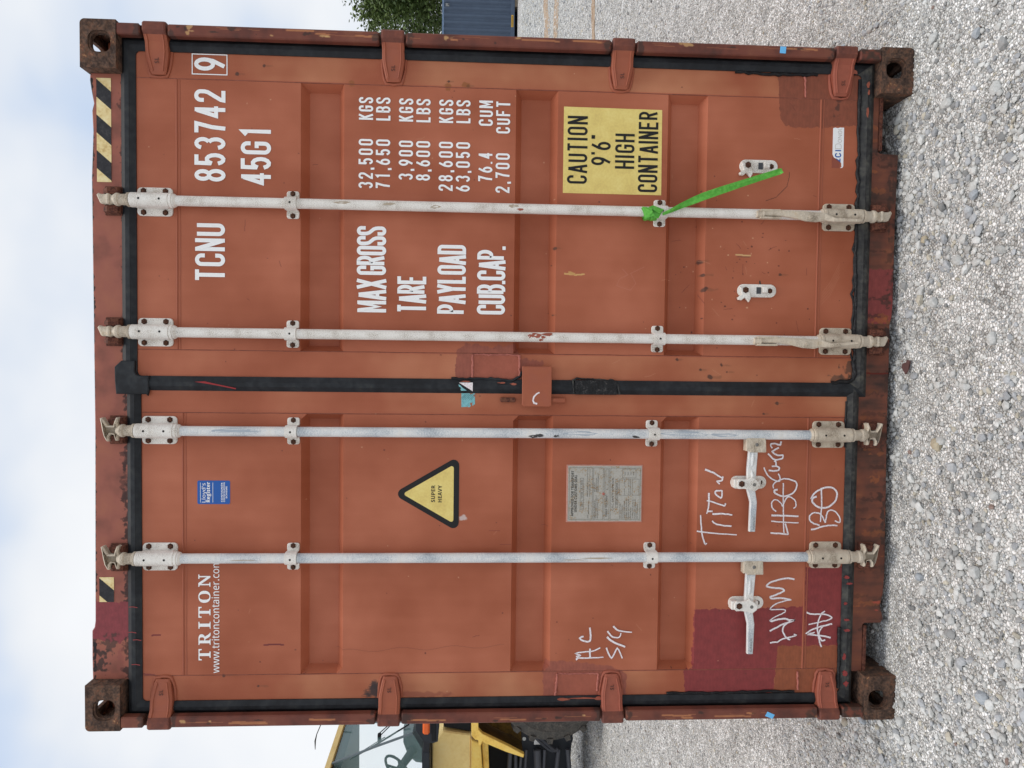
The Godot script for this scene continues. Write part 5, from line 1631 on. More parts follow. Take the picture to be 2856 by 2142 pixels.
	chalk(left, [
		[Vector2(-1.006, 1.174), Vector2(-0.999, 1.171), Vector2(-0.998, 1.124), Vector2(-0.996, 1.076)],
		[Vector2(-0.993, 1.177), Vector2(-0.989, 1.162), Vector2(-0.981, 1.179), Vector2(-0.976, 1.150), Vector2(-0.973, 1.116), Vector2(-0.961, 1.089)],
		[Vector2(-0.964, 1.127), Vector2(-1.000, 1.126)],
		[Vector2(-0.886, 1.129), Vector2(-0.922, 1.125), Vector2(-0.937, 1.131), Vector2(-0.934, 1.154), Vector2(-0.924, 1.165), Vector2(-0.918, 1.151)],
		[Vector2(-0.960, 1.067), Vector2(-0.999, 1.047), Vector2(-0.963, 1.026), Vector2(-1.001, 1.007)],
		[Vector2(-0.920, 1.065), Vector2(-0.940, 1.041), Vector2(-0.958, 0.997)],
		[Vector2(-0.899, 1.063), Vector2(-0.919, 1.046), Vector2(-0.923, 1.021), Vector2(-0.906, 1.013)],
		[Vector2(-0.881, 1.042), Vector2(-0.898, 1.021), Vector2(-0.904, 0.973)],
	])
	chalk(left, [
		[Vector2(-0.712, 0.368), Vector2(-0.707, 0.391), Vector2(-0.711, 0.422), Vector2(-0.722, 0.457), Vector2(-0.733, 0.471), Vector2(-0.739, 0.468), Vector2(-0.743, 0.441), Vector2(-0.746, 0.415), Vector2(-0.753, 0.406), Vector2(-0.760, 0.417), Vector2(-0.770, 0.440), Vector2(-0.777, 0.457), Vector2(-0.783, 0.451), Vector2(-0.781, 0.420), Vector2(-0.788, 0.381)],
		[Vector2(-0.788, 0.378), Vector2(-0.793, 0.410), Vector2(-0.807, 0.443), Vector2(-0.820, 0.456), Vector2(-0.824, 0.450), Vector2(-0.824, 0.407), Vector2(-0.830, 0.399), Vector2(-0.838, 0.409), Vector2(-0.849, 0.434), Vector2(-0.864, 0.456)],
		[Vector2(-0.864, 0.456), Vector2(-0.867, 0.449), Vector2(-0.859, 0.418), Vector2(-0.859, 0.399), Vector2(-0.865, 0.371), Vector2(-0.863, 0.363), Vector2(-0.869, 0.379), Vector2(-0.879, 0.408), Vector2(-0.894, 0.437), Vector2(-0.904, 0.457)],
		[Vector2(-0.868, 0.382), Vector2(-0.883, 0.402), Vector2(-0.900, 0.408), Vector2(-0.916, 0.403), Vector2(-0.930, 0.393), Vector2(-0.938, 0.379)],
		[Vector2(-0.948, 0.456), Vector2(-0.945, 0.428), Vector2(-0.935, 0.412), Vector2(-0.929, 0.385), Vector2(-0.921, 0.357), Vector2(-0.917, 0.366)],
	])
	chalk(left, [
		[Vector2(-0.835, 0.319), Vector2(-0.842, 0.303), Vector2(-0.842, 0.269), Vector2(-0.845, 0.241), Vector2(-0.856, 0.222), Vector2(-0.865, 0.235), Vector2(-0.870, 0.260), Vector2(-0.881, 0.310)],
		[Vector2(-0.879, 0.220), Vector2(-0.888, 0.260), Vector2(-0.901, 0.299), Vector2(-0.916, 0.320)],
		[Vector2(-0.831, 0.249), Vector2(-0.841, 0.263), Vector2(-0.872, 0.274), Vector2(-0.901, 0.276), Vector2(-0.940, 0.268), Vector2(-0.966, 0.259)],
		[Vector2(-0.910, 0.287), Vector2(-0.918, 0.310), Vector2(-0.921, 0.279), Vector2(-0.924, 0.255), Vector2(-0.931, 0.225)],
		[Vector2(-0.888, 0.256), Vector2(-0.903, 0.267), Vector2(-0.921, 0.270), Vector2(-0.938, 0.262), Vector2(-0.942, 0.254), Vector2(-0.938, 0.246)],
	])
	# ---- a strip of green film knotted round the right-hand bar
	var gr := thing("green_ribbon", "green plastic ribbon knotted round the rightmost locking bar, its tail blown down to the right", "ribbon", Vector3(0.612, 0.93, 0.0))
	var gm := tri_mat(mottle(256, 0.02, 0.08, 0.4, [[0.0, C(62, 132, 46)], [0.5, C(92, 172, 64)], [1.0, C(122, 194, 92)]], 601), 14.0, 0.4, bump(256, 0.03, 3.0, 602), 1.2)
	gm.backlight_enabled = true
	gm.backlight = Color(0.06, 0.14, 0.03)
	var base := gr.position
	mb = MB.new()
	mb.xf = Transform3D(Basis(), -base)
	var kp := []
	for k in 9:
		var t := k / 8.0
		kp.append(Vector3(0.612 + 0.004 * sin(k * 2.0), 0.968 - 0.055 * t, -0.018))
	mb.tube(kp, [0.0245, 0.0235, 0.0222, 0.0215, 0.0225, 0.024, 0.0232, 0.022, 0.0205], 9, true)
	for q in [[[0.590, 0.966], [0.634, 0.975], [0.628, 0.945], [0.600, 0.935], 0.006, 0.014], [[0.632, 0.952], [0.640, 0.935], [0.622, 0.900], [0.606, 0.918], 0.004, 0.018], [[0.600, 0.945], [0.626, 0.942], [0.616, 0.905], [0.590, 0.920], 0.008, 0.012]]:
		var A := Vector3(q[0][0], q[0][1], q[4]); var B := Vector3(q[1][0], q[1][1], q[4] - 0.004); var D := Vector3(q[2][0], q[2][1], q[5]); var E := Vector3(q[3][0], q[3][1], q[5] + 0.005)
		mb.quad_out(A, B, D, E, Vector3(0.612, 0.93, -0.2))
		mb.quad_out(A, B, (D + E) / 2.0 + Vector3(0, 0, 0.004), (A + E) / 2.0, Vector3(0.612, 0.93, -0.2))
	obj("knot", mb, gm, gr)
	mb = MB.new()
	mb.xf = Transform3D(Basis(), -base)
	var cl := [[0.606, 0.905, 0.009, 0.0], [0.616, 0.880, 0.013, 0.15], [0.634, 0.845, 0.018, 0.5], [0.652, 0.805, 0.024, 0.9], [0.669, 0.764, 0.027, 1.15], [0.692, 0.700, 0.026, 1.05], [0.714, 0.637, 0.0245, 1.1], [0.742, 0.555, 0.022, 0.95], [0.761, 0.495, 0.021, 1.0], [0.764, 0.486, 0.016, 1.0]]
	for k in cl.size() - 1:
		var P := []
		for j in [k, k + 1]:
			var q: Array = cl[j]
			var d := Vector2(0.34, -0.94)
			var nrm := Vector2(0.94, 0.34)
			var tw: float = q[3]
			var wv := 0.012 + 0.02 * float(j) / 9.0 + 0.004 * sin(j * 1.7)
			P.append(Vector3(q[0] + nrm.x * q[2] / 2.0, q[1] + nrm.y * q[2] / 2.0, wv + 0.007 * (1.0 - tw)))
			P.append(Vector3(q[0] - nrm.x * q[2] / 2.0, q[1] - nrm.y * q[2] / 2.0, wv + 0.004 * sin(j * 2.3)))
		var m0: Vector3 = P[0].lerp(P[1], 0.45) + Vector3(0, 0, 0.005 * sin(k * 1.3))
		var m1: Vector3 = P[2].lerp(P[3], 0.45) + Vector3(0, 0, 0.005 * sin((k + 1) * 1.3))
		mb.quad_out(P[0], P[2], m1, m0, Vector3(0.68, 0.7, -1))
		mb.quad_out(m0, m1, P[3], P[1], Vector3(0.68, 0.7, -1))
	obj("tail", mb, gm, gr)

func approval_plate(left: Node) -> void:
	var mb := MB.new()
	mb.prism(P2([-0.498, 0.944, -0.288, 0.944, -0.288, 1.222, -0.498, 1.222]), ZD, ZD + 0.0022, 0.001)
	obj("approval_plate", mb, tri_mat(mottle(256, 0.02, 0.08, 0.4, [[0.0, C(176, 120, 104)], [1.0, C(206, 160, 146)]], 210), 4.0), left)
	mb = MB.new()
	mb.prism(P2([-0.4935, 0.9475, -0.292, 0.9475, -0.292, 1.2165, -0.4935, 1.2165]), ZD + 0.001, ZD + 0.0030)
	var metal := tri_mat(mottle(512, 0.012, 0.05, 0.55, [[0.0, C(150, 110, 70)], [0.24, C(164, 132, 96)], [0.36, C(166, 158, 144)], [0.5, C(172, 168, 158)], [0.8, C(180, 176, 168)], [1.0, C(158, 132, 100)]], 220), 5.0, 0.5, null, 1.0, 0.5)
	obj("approval_plate", mb, metal, left)
	var Y := func(a: float) -> float: return 1.220 - (a - 300.0) / 1540.0 * 0.274
	var X := func(b: float) -> float: return -0.290 - (b - 130.0) / 1160.0 * 0.206
	var ink := flat(C(34, 33, 32), 0.5)
	var z := ZD + 0.0034
	for q in [["APPROVED FOR TRANSPORT", 385, 440, 1175, 240, 700], ["UNDER CUSTOMS SEAL", 452, 506, 1090, 325, 700], ["GB / C  16166  LR / 2010", 588, 624, 985, 435, 400], ["TYPE", 722, 746, 1215, 1145, 400], ["8D05-45GB-01(1)", 738, 762, 1130, 850, 400], ["MANUFACTURER'S NO", 706, 732, 775, 485, 400], ["OF THE CONTAINER", 756, 780, 775, 510, 400], ["OWNED AND CO-MANAGED BY", 860, 880, 1220, 850, 400], ["TRITON CONTAINER INTERNATIONAL, LTD", 890, 912, 1220, 735, 400], ["SAN FRANCISCO CALIFORNIA, U.S.A.", 925, 947, 1220, 800, 400], ["MANUFACTURED BY", 860, 880, 675, 480, 400], ["MAERSK CONTAINER", 892, 912, 675, 385, 400], ["INDUSTRY DONGGUAN LTD", 926, 948, 675, 295, 400], ["TIMBER TREATMENT", 1090, 1135, 1195, 730, 400], ["C.S.C, SAFETY APPROVAL", 1222, 1266, 1055, 375, 500], ["D0-LR 21358-3/2010", 1308, 1338, 935, 490, 400], ["DATE MANUFACTURED", 1385, 1407, 1220, 910, 400], ["IDENTIFICATION NO.", 1428, 1450, 1220, 945, 400], ["MAXIMUM GROSS WEIGHT", 1472, 1495, 1220, 855, 400], ["ALLOWABLE STACK. WT. FOR 1.8G", 1516, 1540, 1220, 830, 400], ["RACKING TEST LOAD VALUE", 1560, 1583, 1220, 820, 400], ["ONE DOOR OFF:", 1605, 1628, 1220, 990, 400], ["ALLOWABLE STACK. WT. FOR 1.8G", 1650, 1672, 1220, 830, 400], ["RACKING TEST LOAD VALUE", 1694, 1718, 1220, 830, 400], ["END WALL STRENGTH", 1738, 1762, 1220, 930, 400], ["ACEP", 1478, 1500, 335, 260, 400], ["USA", 1540, 1562, 325, 268, 400], ["1564", 1598, 1620, 325, 262, 400], ["0009", 1655, 1677, 330, 262, 400], ["32,500 KG", 1474, 1494, 735, 600, 400], ["71,650 LB", 1474, 1494, 565, 420, 400], ["15,240 KG", 1562, 1582, 735, 600, 400], ["33,600 LB", 1562, 1582, 565, 420, 400]]:
		type_line(left, q[0], X.call(q[3]), X.call(q[4]), Y.call(q[2]), Y.call(q[1]), ink, "Droid Sans", z, q[5])
	var fr := MB.new()
	for q in [[345, 820, 180, 1240], [842, 1040, 182, 1240], [1066, 1166, 184, 1240], [1195, 1805, 185, 1240], [572, 640, 395, 1030], [1440, 1715, 205, 385], [1300, 1348, 430, 1000], [1380, 1605, 410, 742], [1640, 1780, 410, 742], [1096, 1140, 205, 630], [716, 766, 205, 460]]:
		fr.ribbon([Vector2(X.call(q[3]), Y.call(q[1])), Vector2(X.call(q[2]), Y.call(q[1])), Vector2(X.call(q[2]), Y.call(q[0])), Vector2(X.call(q[3]), Y.call(q[0]))], 0.0007, z + 0.0002, true)
	obj("ruled_lines", fr, ink, left)
	var rv := MB.new()
	rv.lathe(Vector3(X.call(715.0), Y.call(1050.0), ZD + 0.003), [Vector2(0, 0.0052), Vector2(0.002, 0.0048), Vector2(0.0035, 0.003)], 12, true, 2)
	obj("rivet", rv, M.weld, left)

# ================================================================ behind, to the right
func build_blue_container() -> void:
	var o := thing("blue_container", "grey blue corrugated container standing under the tree across the yard", "shipping container", Vector3(14.5, 0, -26.2))
	var paint := tri_mat(mottle(512, 0.008, 0.04, 0.4, [[0.0, C(70, 82, 99)], [0.5, C(76, 89, 107)], [0.85, C(80, 94, 112)], [1.0, C(86, 100, 118)]], 301), 0.3, 0.5)
	var dark := flat(C(30, 34, 42), 0.7)
	var x0 := -6.1
	var x1 := 6.1
	var w := MB.new()
	var px := []
	var x := x0 + 0.1
	while x < x1 - 0.1:
		for q in [[0.0, 0.0], [0.07, 0.0], [0.138, -0.055], [0.208, -0.055]]: px.append(Vector2(x + q[0], q[1] - 0.01))
		x += 0.276
	for k in px.size() - 1:
		w.quad(Vector3(px[k].x, 0.26, px[k].y), Vector3(px[k + 1].x, 0.26, px[k + 1].y), Vector3(px[k + 1].x, 2.93, px[k + 1].y), Vector3(px[k].x, 2.93, px[k].y))
	obj("side_panel", w, paint, o)
	var b := MB.new()
	b.box(Vector3(x0 + 0.02, 0.12, -0.12), Vector3(x1 - 0.02, 0.27, 0.0), 0.006)
	obj("bottom_rail", b, paint, o)
	b = MB.new()
	b.box(Vector3(x0 + 0.02, 2.92, -0.08), Vector3(x1 - 0.02, 3.0, 0.0), 0.006)
	var top := obj("top_rail", b, tri_mat(mottle(256, 0.03, 0.1, 0.5, [[0.0, C(70, 86, 108)], [0.6, C(110, 130, 156)], [1.0, C(150, 166, 186)]], 303), 1.5), o)
	b = MB.new()
	b.box(Vector3(x0, 0.13, -2.43), Vector3(x1, 2.96, -0.09))
	obj("body", b, paint, o)
	for e in [x0, x1]:
		b = MB.new()
		b.box(Vector3(e - 0.03, 0.2, -0.12), Vector3(e + 0.06, 2.9, 0.012), 0.005)
		obj("corner_post", b, paint, o)
		for y in [0.1, 2.9]:
			b = MB.new()
			b.box(Vector3(e - 0.05, y, -0.17), Vector3(e + 0.10, y + 0.118, 0.02), 0.012)
			obj("corner_casting", b, paint, o)
	b = MB.new()
	b.box(Vector3(-0.42, 2.72, 0.0), Vector3(-0.30, 2.86, 0.03), 0.006)
	var v := obj("vent", b, flat(C(128, 132, 134), 0.5), o)
	b = MB.new()
	b.box(Vector3(-0.36, 2.73, 0.031), Vector3(-0.32, 2.78, 0.034))
	obj("slot", b, dark, v)
	b = MB.new()
	b.box(Vector3(-1.13, 0.17, 0.0), Vector3(-0.66, 0.255, 0.004))
	var lb := obj("label_strip", b, flat(C(214, 170, 60), 0.5), o)
	b = MB.new()
	for k in 9: b.box(Vector3(-1.10 + k * 0.046, 0.185, 0.0042), Vector3(-1.08 + k * 0.046, 0.24, 0.006))
	obj("lettering", b, dark, lb)
	for e in [-5.6, -2.0, -0.15, 2.6, 5.4]:
		b = MB.new()
		b.box(Vector3(e - 0.15, 0.0, -0.5), Vector3(e + 0.15, 0.119, -0.05), 0.01)
		obj("timber_block", b, flat(C(128, 118, 104), 0.9), o)
	b = MB.new()
	b.box(Vector3(x0 + 0.1, 0.02, -2.3), Vector3(x1 - 0.1, 0.128, -0.6))
	obj("underframe", b, dark, o)

func build_tree() -> void:
	var o := thing("broadleaf_tree", "broad green leafy tree rising behind the blue container", "tree", Vector3(20.0, 0, -33.0))
	var bark := tri_mat(mottle(256, 0.02, 0.08, 0.5, [[0.0, C(40, 36, 30)], [0.6, C(74, 66, 56)], [1.0, C(104, 96, 84)]], 401), 1.5, 0.9)
	var r := RandomNumberGenerator.new()
	r.seed = 77
	var tr := MB.new()
	tr.tube([Vector3(0, -0.1, 0), Vector3(0.05, 0.9, 0), Vector3(-0.1, 2.0, 0.1), Vector3(0.1, 3.2, 0)], [0.42, 0.32, 0.27, 0.2], 10)
	var trunk := obj("trunk", tr, bark, o)
	var clumps := []
	for k in 9:
		var a := TAU * k / 9.0 + r.randf_range(-0.3, 0.3)
		var reach := r.randf_range(2.6, 4.3)
		var e := Vector3(cos(a) * reach, r.randf_range(4.2, 7.2), sin(a) * reach * 0.85)
		var s := Vector3(0, r.randf_range(1.8, 3.0), 0)
		var m := s.lerp(e, 0.5) + Vector3(0, 0.35, 0)
		var lb := MB.new()
		lb.tube([s, s.lerp(m, 0.5) + Vector3(0, 0.15, 0), m, m.lerp(e, 0.5), e], [0.15, 0.11, 0.08, 0.05, 0.02], 7)
		obj("limb", lb, bark, o)
	for k in 330:
		var d := Vector3(r.randfn(), r.randfn(), r.randfn()).normalized()
		var rad := pow(r.randf(), 0.42)
		var c := Vector3(d.x * 5.4 * rad, 5.0 + d.y * 3.2 * rad, d.z * 4.5 * rad)
		if c.y < 1.9: c.y = 1.9 + r.randf() * 0.8
		clumps.append([c, r.randf_range(0.45, 0.95)])
	var cr := MB.new()
	for q in clumps:
		var g := r.randf()
		var ctint := Color(0.070, 0.112, 0.034).lerp(Color(0.155, 0.205, 0.066), g)
		for k in int(230.0 * q[1]):
			var d : Vector3 = Vector3(r.randfn(), r.randfn() * 0.8, r.randfn()) * 0.52 * q[1]
			var c: Vector3 = q[0] + d
			var n := (Vector3(r.randfn() * 0.7, 0.6 + r.randf(), r.randfn() * 0.7)).normalized()
			var t := n.cross(Vector3(r.randfn(), r.randfn(), r.randfn())).normalized()
			var bt := n.cross(t)
			var s := r.randf_range(0.075, 0.14)
			cr.tint = ctint * r.randf_range(0.75, 1.25)
			cr.tint.a = 1.0
			cr.tri(c - t * s, c + bt * s * 0.55, c + t * s)
			cr.tri(c - t * s, c + t * s, c - bt * s * 0.55)
	var lm := StandardMaterial3D.new()
	lm.vertex_color_use_as_albedo = true
	lm.roughness = 0.55
	lm.metallic_specular = 0.35
	lm.backlight_enabled = true
	lm.backlight = Color(0.10, 0.14, 0.04)
	obj("crown", cr, lm, o)

# ================================================================ behind, to the left
func build_loader() -> void:
	var o := thing("wheel_loader", "yellow wheel loader with glazed cab and big black tyre parked left of the red container", "loader", Vector3(-5.2, 0, -6.2))
	var lob := func(called: String, mb: MB, mat: Material, parent: Node = null) -> MeshInstance3D:
		var q := obj(called, mb, mat, parent if parent else o)
		if parent == null: q.position = -o.position
		return q
	var yel := tri_mat(mottle(256, 0.01, 0.06, 0.4, [[0.0, C(226, 194, 124)], [0.5, C(242, 214, 142)], [1.0, C(246, 222, 156)]], 501), 1.2, 0.5)
	var yel2 := tri_mat(mottle(256, 0.012, 0.06, 0.4, [[0.0, C(214, 168, 76)], [0.5, C(246, 206, 104)], [1.0, C(250, 218, 128)]], 503), 1.5, 0.5)
	var dirt_shade := tri_mat(mottle(256, 0.012, 0.05, 0.4, [[0.0, C(44, 32, 18)], [0.5, C(88, 66, 26)], [1.0, C(120, 92, 36)]], 505), 1.6, 0.85)  # dirty yellow, browned to paint in the shade inside the mudguard
	var dk := flat(C(38, 42, 48), 0.6)
	var black := flat(C(18, 19, 21), 0.7)
	var grey := flat(C(112, 124, 128), 0.6)
	var tyre_m := tri_mat(mottle(256, 0.02, 0.07, 0.5, [[0.0, C(44, 44, 45)], [0.5, C(78, 76, 72)], [0.8, C(104, 98, 90)], [1.0, C(130, 122, 110)]], 507), 2.0, 0.85)
	var glass := StandardMaterial3D.new()
	glass.albedo_color = Color(0.62, 0.84, 0.82, 0.16)
	glass.transparency = BaseMaterial3D.TRANSPARENCY_ALPHA
	glass.roughness = 0.06
	# cab
	var mb := MB.new()
	mb.loft([[Vector3(-4.42, 3.15, -7.4), Vector3(-4.56, 3.155, -5.38), Vector3(-6.3, 3.155, -5.2), Vector3(-6.2, 3.15, -7.3)], [Vector3(-4.42, 3.21, -7.4), Vector3(-4.56, 3.215, -5.38), Vector3(-6.3, 3.215, -5.2), Vector3(-6.2, 3.21, -7.3)]])
	lob.call("cab_roof", mb, yel)
	mb = MB.new()
	mb.loft([[Vector3(-4.50, 3.05, -7.3), Vector3(-4.62, 3.05, -5.46), Vector3(-4.72, 3.05, -5.46), Vector3(-4.60, 3.05, -7.3)], [Vector3(-4.50, 3.15, -7.3), Vector3(-4.62, 3.15, -5.46), Vector3(-4.72, 3.15, -5.46), Vector3(-4.60, 3.15, -7.3)]])
	mb.box(Vector3(-6.1, 3.10, -7.25), Vector3(-4.62, 3.149, -5.45), 0.01)
	lob.call("roof_frame", mb, dk)
	var PT := Vector3(-4.56, 3.13, -5.6)
	var PB := Vector3(-4.30, 2.245, -5.75)
	mb = MB.new()
	mb.quad_out(PT, PB, Vector3(-4.16, 2.25, -7.3), Vector3(-4.44, 3.13, -7.3), Vector3(-6, 2.5, -6.5))
	lob.call("windshield", mb, glass)
	mb = MB.new()
	for q in [[PT, PB, Vector3(-4.47, 2.135, -5.72)], [PT, Vector3(-4.47, 2.135, -5.72), Vector3(-6.2, 2.12, -5.5)], [PT, Vector3(-6.2, 2.12, -5.5), Vector3(-6.25, 3.14, -5.4)]]: mb.tri_out(q[0], q[1], q[2], Vector3(-5, 2.5, -7))
	lob.call("side_window", mb, glass)
	mb = MB.new()
	mb.tube([PT + Vector3(0, 0.02, 0), PT.lerp(PB, 0.5) + Vector3(0.012, 0, 0), PB], 0.014, 8)
	lob.call("pillar", mb, grey)
	mb = MB.new()
	mb.box(Vector3(-4.97, 2.1, -7.40), Vector3(-4.80, 3.15, -7.28), 0.01)
	lob.call("pillar", mb, grey)
	mb = MB.new()
	mb.box(Vector3(-6.3, 2.1, -5.6), Vector3(-6.18, 3.15, -5.45), 0.01)
	lob.call("pillar", mb, dk)
	mb = MB.new()
	mb.box(Vector3(-6.2, 2.04, -6.2), Vector3(-4.50, 2.13, -5.70), 0.01)
	lob.call("window_sill", mb, dk)
	mb = MB.new()
	mb.prism(P2([-4.60, 2.42, -4.56, 2.13, -5.06, 2.13, -5.04, 2.26, -4.95, 2.36, -4.78, 2.42]), -6.9, -6.4, 0.04, true)
	lob.call("console", mb, flat(C(86, 96, 98), 0.6))
	# steering wheel
	mb = MB.new()
	var ring := []
	var sb := Basis.from_euler(Vector3(0.9, 0.0, 0.35))
	for k in 25:
		var a := TAU * k / 24.0
		ring.append(Vector3(-5.02, 2.47, -6.25) + sb * Vector3(cos(a) * 0.2, 0, sin(a) * 0.2))
	mb.tube(ring, 0.017, 8, false)
	for a in [0.4, 2.5, 4.6]: mb.tube([Vector3(-5.02, 2.44, -6.25), Vector3(-5.02, 2.47, -6.25) + sb * Vector3(cos(a) * 0.2, 0, sin(a) * 0.2)], 0.016, 6)
	mb.tube([Vector3(-5.02, 2.45, -6.25), Vector3(-4.85, 2.28, -6.4)], [0.045, 0.06], 10)
	lob.call("steering_wheel", mb, flat(C(52, 56, 56), 0.5))
	# wiper
	mb = MB.new()
	mb.tube([Vector3(-4.63, 2.98, -5.8), Vector3(-4.47, 2.66, -5.85), Vector3(-4.27, 2.30, -5.9)], [0.006, 0.011, 0.009], 6)
	mb.tube([Vector3(-4.58, 2.93, -5.78), Vector3(-4.40, 2.58, -5.86)], 0.005, 6)
	mb.tube([Vector3(-4.38, 2.66, -5.9), Vector3(-4.22, 2.48, -5.9)], 0.006, 6)
	mb.tube([Vector3(-4.40, 2.64, -5.9), Vector3(-4.18, 2.42, -5.9)], 0.006, 6)
	mb.box(Vector3(-4.47, 2.63, -5.91), Vector3(-4.37, 2.67, -5.86), 0.006)
	lob.call("wiper", mb, black)
	# body panels under the cab
	mb = MB.new()
	mb.prism(P2([-4.56, 2.03, -4.41, 1.90, -4.46, 1.556, -6.4, 1.556, -6.4, 2.035]), -7.2, -6.0, 0.015, true)
	lob.call("body_panel", mb, yel)
	mb = MB.new()
	mb.prism(P2([-4.16, 1.93, -4.39, 1.89, -4.45, 1.565, -4.16, 1.565]), -6.9, -6.05, 0.01, true)
	lob.call("step_recess", mb, black)
	mb = MB.new()
	mb.prism(P2([-4.50, 1.555, -4.56, 1.44, -4.90, 1.415, -6.4, 1.40, -6.4, 1.555]), -7.2, -5.96, 0.01, true)
	var lowp: MeshInstance3D = lob.call("body_panel", mb, yel2)
	mb = MB.new()
	mb.prism(P2([-4.57, 1.43, -4.60, 1.35, -4.90, 1.335, -6.4, 1.32, -6.4, 1.39, -4.92, 1.405]), -7.2, -6.05, 0.008, true)
	lob.call("body_panel", mb, yel2)
	# lamp unit on the front corner
	mb = MB.new()
	mb.loft([[Vector3(-4.02, 2.20, -5.9), Vector3(-4.02, 1.93, -5.9), Vector3(-4.30, 1.94, -5.9), Vector3(-4.32, 2.00, -5.9), Vector3(-4.30, 2.10, -5.9), Vector3(-4.17, 2.19, -5.9)], [Vector3(-4.02, 2.20, -5.56), Vector3(-4.02, 1.93, -5.56), Vector3(-4.30, 1.94, -5.56), Vector3(-4.32, 2.00, -5.56), Vector3(-4.30, 2.10, -5.56), Vector3(-4.17, 2.19, -5.56)]])
	var lamp: MeshInstance3D = lob.call("front_light_unit", mb, dk)
	mb = MB.new()
	mb.box(Vector3(-4.215, 2.035, -5.60), Vector3(-4.06, 2.115, -5.535), 0.02)
	obj("indicator_lens", mb, flat(C(226, 104, 48), 0.3), lamp)
	mb = MB.new()
	mb.box(Vector3(-4.30, 1.96, -5.58), Vector3(-4.05, 2.02, -5.552), 0.01)
	obj("lamp_bezel", mb, black, lamp)
	# mudguard over the front wheel
	mb = MB.new()
	mb.prism(P2([-4.0, 1.56, -4.26, 1.555, -4.31, 1.51, -4.315, 1.475, -4.375, 1.47, -4.375, 1.44, -4.33, 1.43, -4.35, 1.40, -4.46, 1.15, -4.53, 0.95, -4.495, 0.94, -4.38, 1.15, -4.29, 1.33, -4.24, 1.43, -4.19, 1.475, -4.0, 1.48]), -5.66, -5.6, 0.004, true)
	var guard: MeshInstance3D = lob.call("mudguard", mb, yel2)
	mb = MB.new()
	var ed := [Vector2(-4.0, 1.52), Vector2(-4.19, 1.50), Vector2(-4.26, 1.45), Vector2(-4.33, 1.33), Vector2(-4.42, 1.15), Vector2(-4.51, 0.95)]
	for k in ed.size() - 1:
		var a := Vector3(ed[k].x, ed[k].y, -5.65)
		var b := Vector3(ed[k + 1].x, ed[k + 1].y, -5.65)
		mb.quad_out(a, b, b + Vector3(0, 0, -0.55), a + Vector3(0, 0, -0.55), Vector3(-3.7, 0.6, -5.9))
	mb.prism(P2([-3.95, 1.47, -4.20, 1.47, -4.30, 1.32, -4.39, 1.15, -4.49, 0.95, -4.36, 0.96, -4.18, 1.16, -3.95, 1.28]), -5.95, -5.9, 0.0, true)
	obj("guard_lining", mb, dirt_shade, guard)
	# wheels
	for wx in [-3.76, -7.1]:
		var t := MB.new()
		t.lathe(Vector3(wx, 0.635, -5.84), [Vector2(-0.22, 0.32), Vector2(-0.22, 0.48), Vector2(-0.19, 0.595), Vector2(-0.12, 0.62), Vector2(0.12, 0.62), Vector2(0.19, 0.595), Vector2(0.215, 0.50), Vector2(0.222, 0.485), Vector2(0.215, 0.47), Vector2(0.20, 0.34), Vector2(0.17, 0.30)], 40, true, 2)
		for k in 18:
			for sd in [-1.0, 1.0]:
				var a: float = TAU * (k + (0.0 if sd > 0 else 0.5)) / 18.0
				t.xf = Transform3D(Basis(Vector3(0, 0, 1), a), Vector3(wx, 0.635, -5.84))
				t.loft([[Vector3(0.57, -0.035, sd * 0.215), Vector3(0.57, 0.035, sd * 0.215), Vector3(0.60, 0.05, sd * 0.01), Vector3(0.60, -0.05, sd * 0.01)], [Vector3(0.635, -0.028, sd * 0.205), Vector3(0.635, 0.028, sd * 0.205), Vector3(0.668, 0.035, sd * 0.01), Vector3(0.668, -0.035, sd * 0.01)]])
		t.xf = Transform3D()
		var wheel: MeshInstance3D = lob.call("wheel", t, tyre_m)
		var rm := MB.new()
		rm.lathe(Vector3(wx, 0.635, -5.84), [Vector2(0.16, 0.33), Vector2(0.18, 0.31), Vector2(0.08, 0.27), Vector2(0.06, 0.12), Vector2(0.12, 0.10), Vector2(0.12, 0.0)], 28, false, 2)
		obj("rim", rm, yel, wheel)
	# chassis, axle, hoses, number board
	mb = MB.new()
	mb.prism(P2([-4.0, 0.95, -4.74, 0.90, -6.4, 0.95, -6.4, 0.32, -4.95, 0.24, -4.88, 0.22, -4.0, 0.30]), -7.3, -6.62, 0.01, true)
	var ch: MeshInstance3D = lob.call("chassis", mb, dk)
	mb = MB.new()
	mb.box(Vector3(-7.6, 0.45, -7.2), Vector3(-4.7, 1.42, -6.7))
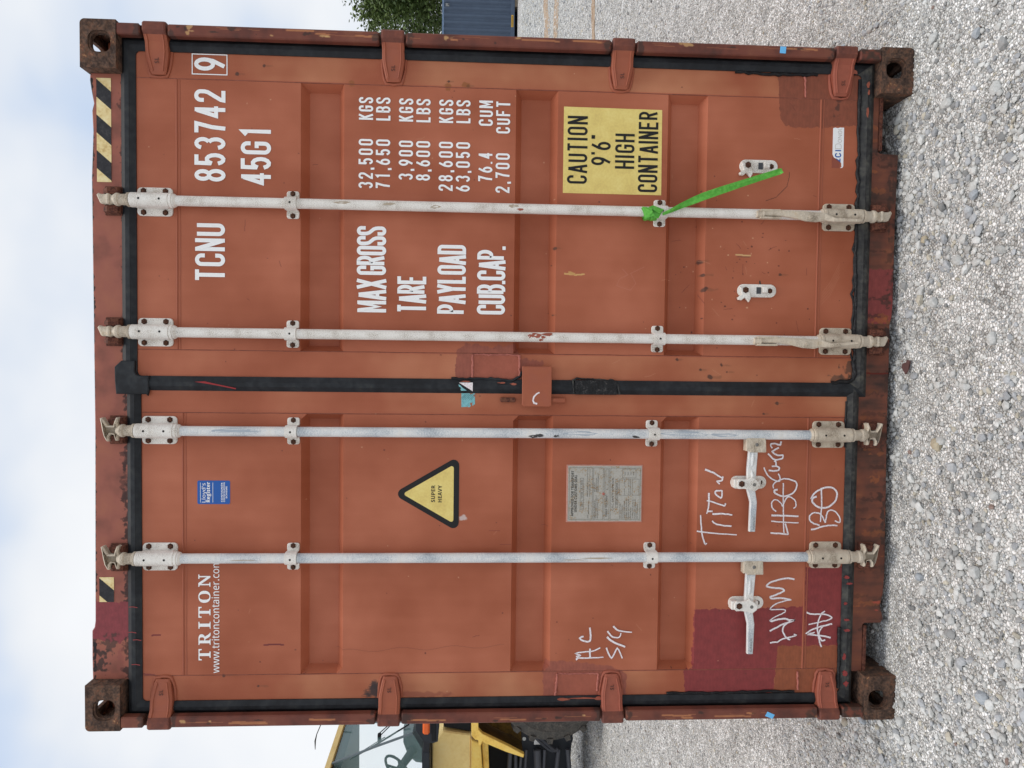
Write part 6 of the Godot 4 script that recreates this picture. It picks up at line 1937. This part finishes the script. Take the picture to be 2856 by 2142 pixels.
	mb.box(Vector3(-7.6, 1.4, -7.2), Vector3(-6.41, 2.2, -5.9), 0.05)
	lob.call("engine_frame", mb, black)
	mb = MB.new()
	mb.box(Vector3(-4.935, 0.565, -6.62), Vector3(-4.80, 0.735, -6.612))
	obj("number_board", mb, M.white, ch)
	for y in [0.59, 0.735]:
		var d := MB.new()
		d.lathe(Vector3(-4.80 - 0.12 * (0.73 - y) * 0.2, y - 0.008, -6.611), [Vector2(0, 0.012), Vector2(0.003, 0.010)], 12, true, 2)
		obj("red_reflector", d, flat(C(190, 44, 48), 0.3), ch)
	mb = MB.new()
	mb.lathe(Vector3(-4.86, 0.865, -6.62), [Vector2(0, 0.026), Vector2(0.004, 0.024)], 16, true, 2)
	obj("round_sticker", mb, flat(C(196, 200, 198), 0.5), ch)
	for q in [[1.05, 0.03, 0.05], [0.98, 0.022, 0.0], [0.90, 0.018, 0.08], [0.84, 0.018, 0.06], [0.70, 0.05, -0.03], [0.60, 0.02, 0.05], [0.42, 0.028, 0.1], [0.30, 0.03, -0.06]]:
		var hs := MB.new()
		hs.tube([Vector3(-4.97, q[0], -6.55), Vector3(-5.2, q[0] + q[2] * 0.3, -6.5), Vector3(-5.6, q[0] + q[2], -6.5), Vector3(-6.1, q[0] + q[2] * 1.5, -6.6)], q[1], 10)
		lob.call("hose", hs, flat(C(84, 86, 92), 0.5))
	for q in [[0.80, -0.08], [0.70, -0.14]]:
		var hs := MB.new()
		var pts := []
		for k in 9:
			var a := k / 8.0
			pts.append(Vector3(-4.55 - 0.42 * sin(a * PI * 0.62), 0.95 - 0.52 * a + q[1] * sin(a * PI), -6.52))
		hs.tube(pts, 0.024, 8)
		lob.call("hose", hs, flat(C(64, 66, 72), 0.5))
	# whip aerial
	mb = MB.new()
	mb.tube([Vector3(-4.30, 3.2, -6.5), Vector3(-4.57, 3.47, -6.5), Vector3(-4.69, 3.52, -6.5), Vector3(-4.78, 3.54, -6.5), Vector3(-4.89, 3.54, -6.5)], [0.008, 0.006, 0.006, 0.011, 0.004], 6)
	lob.call("aerial", mb, black)
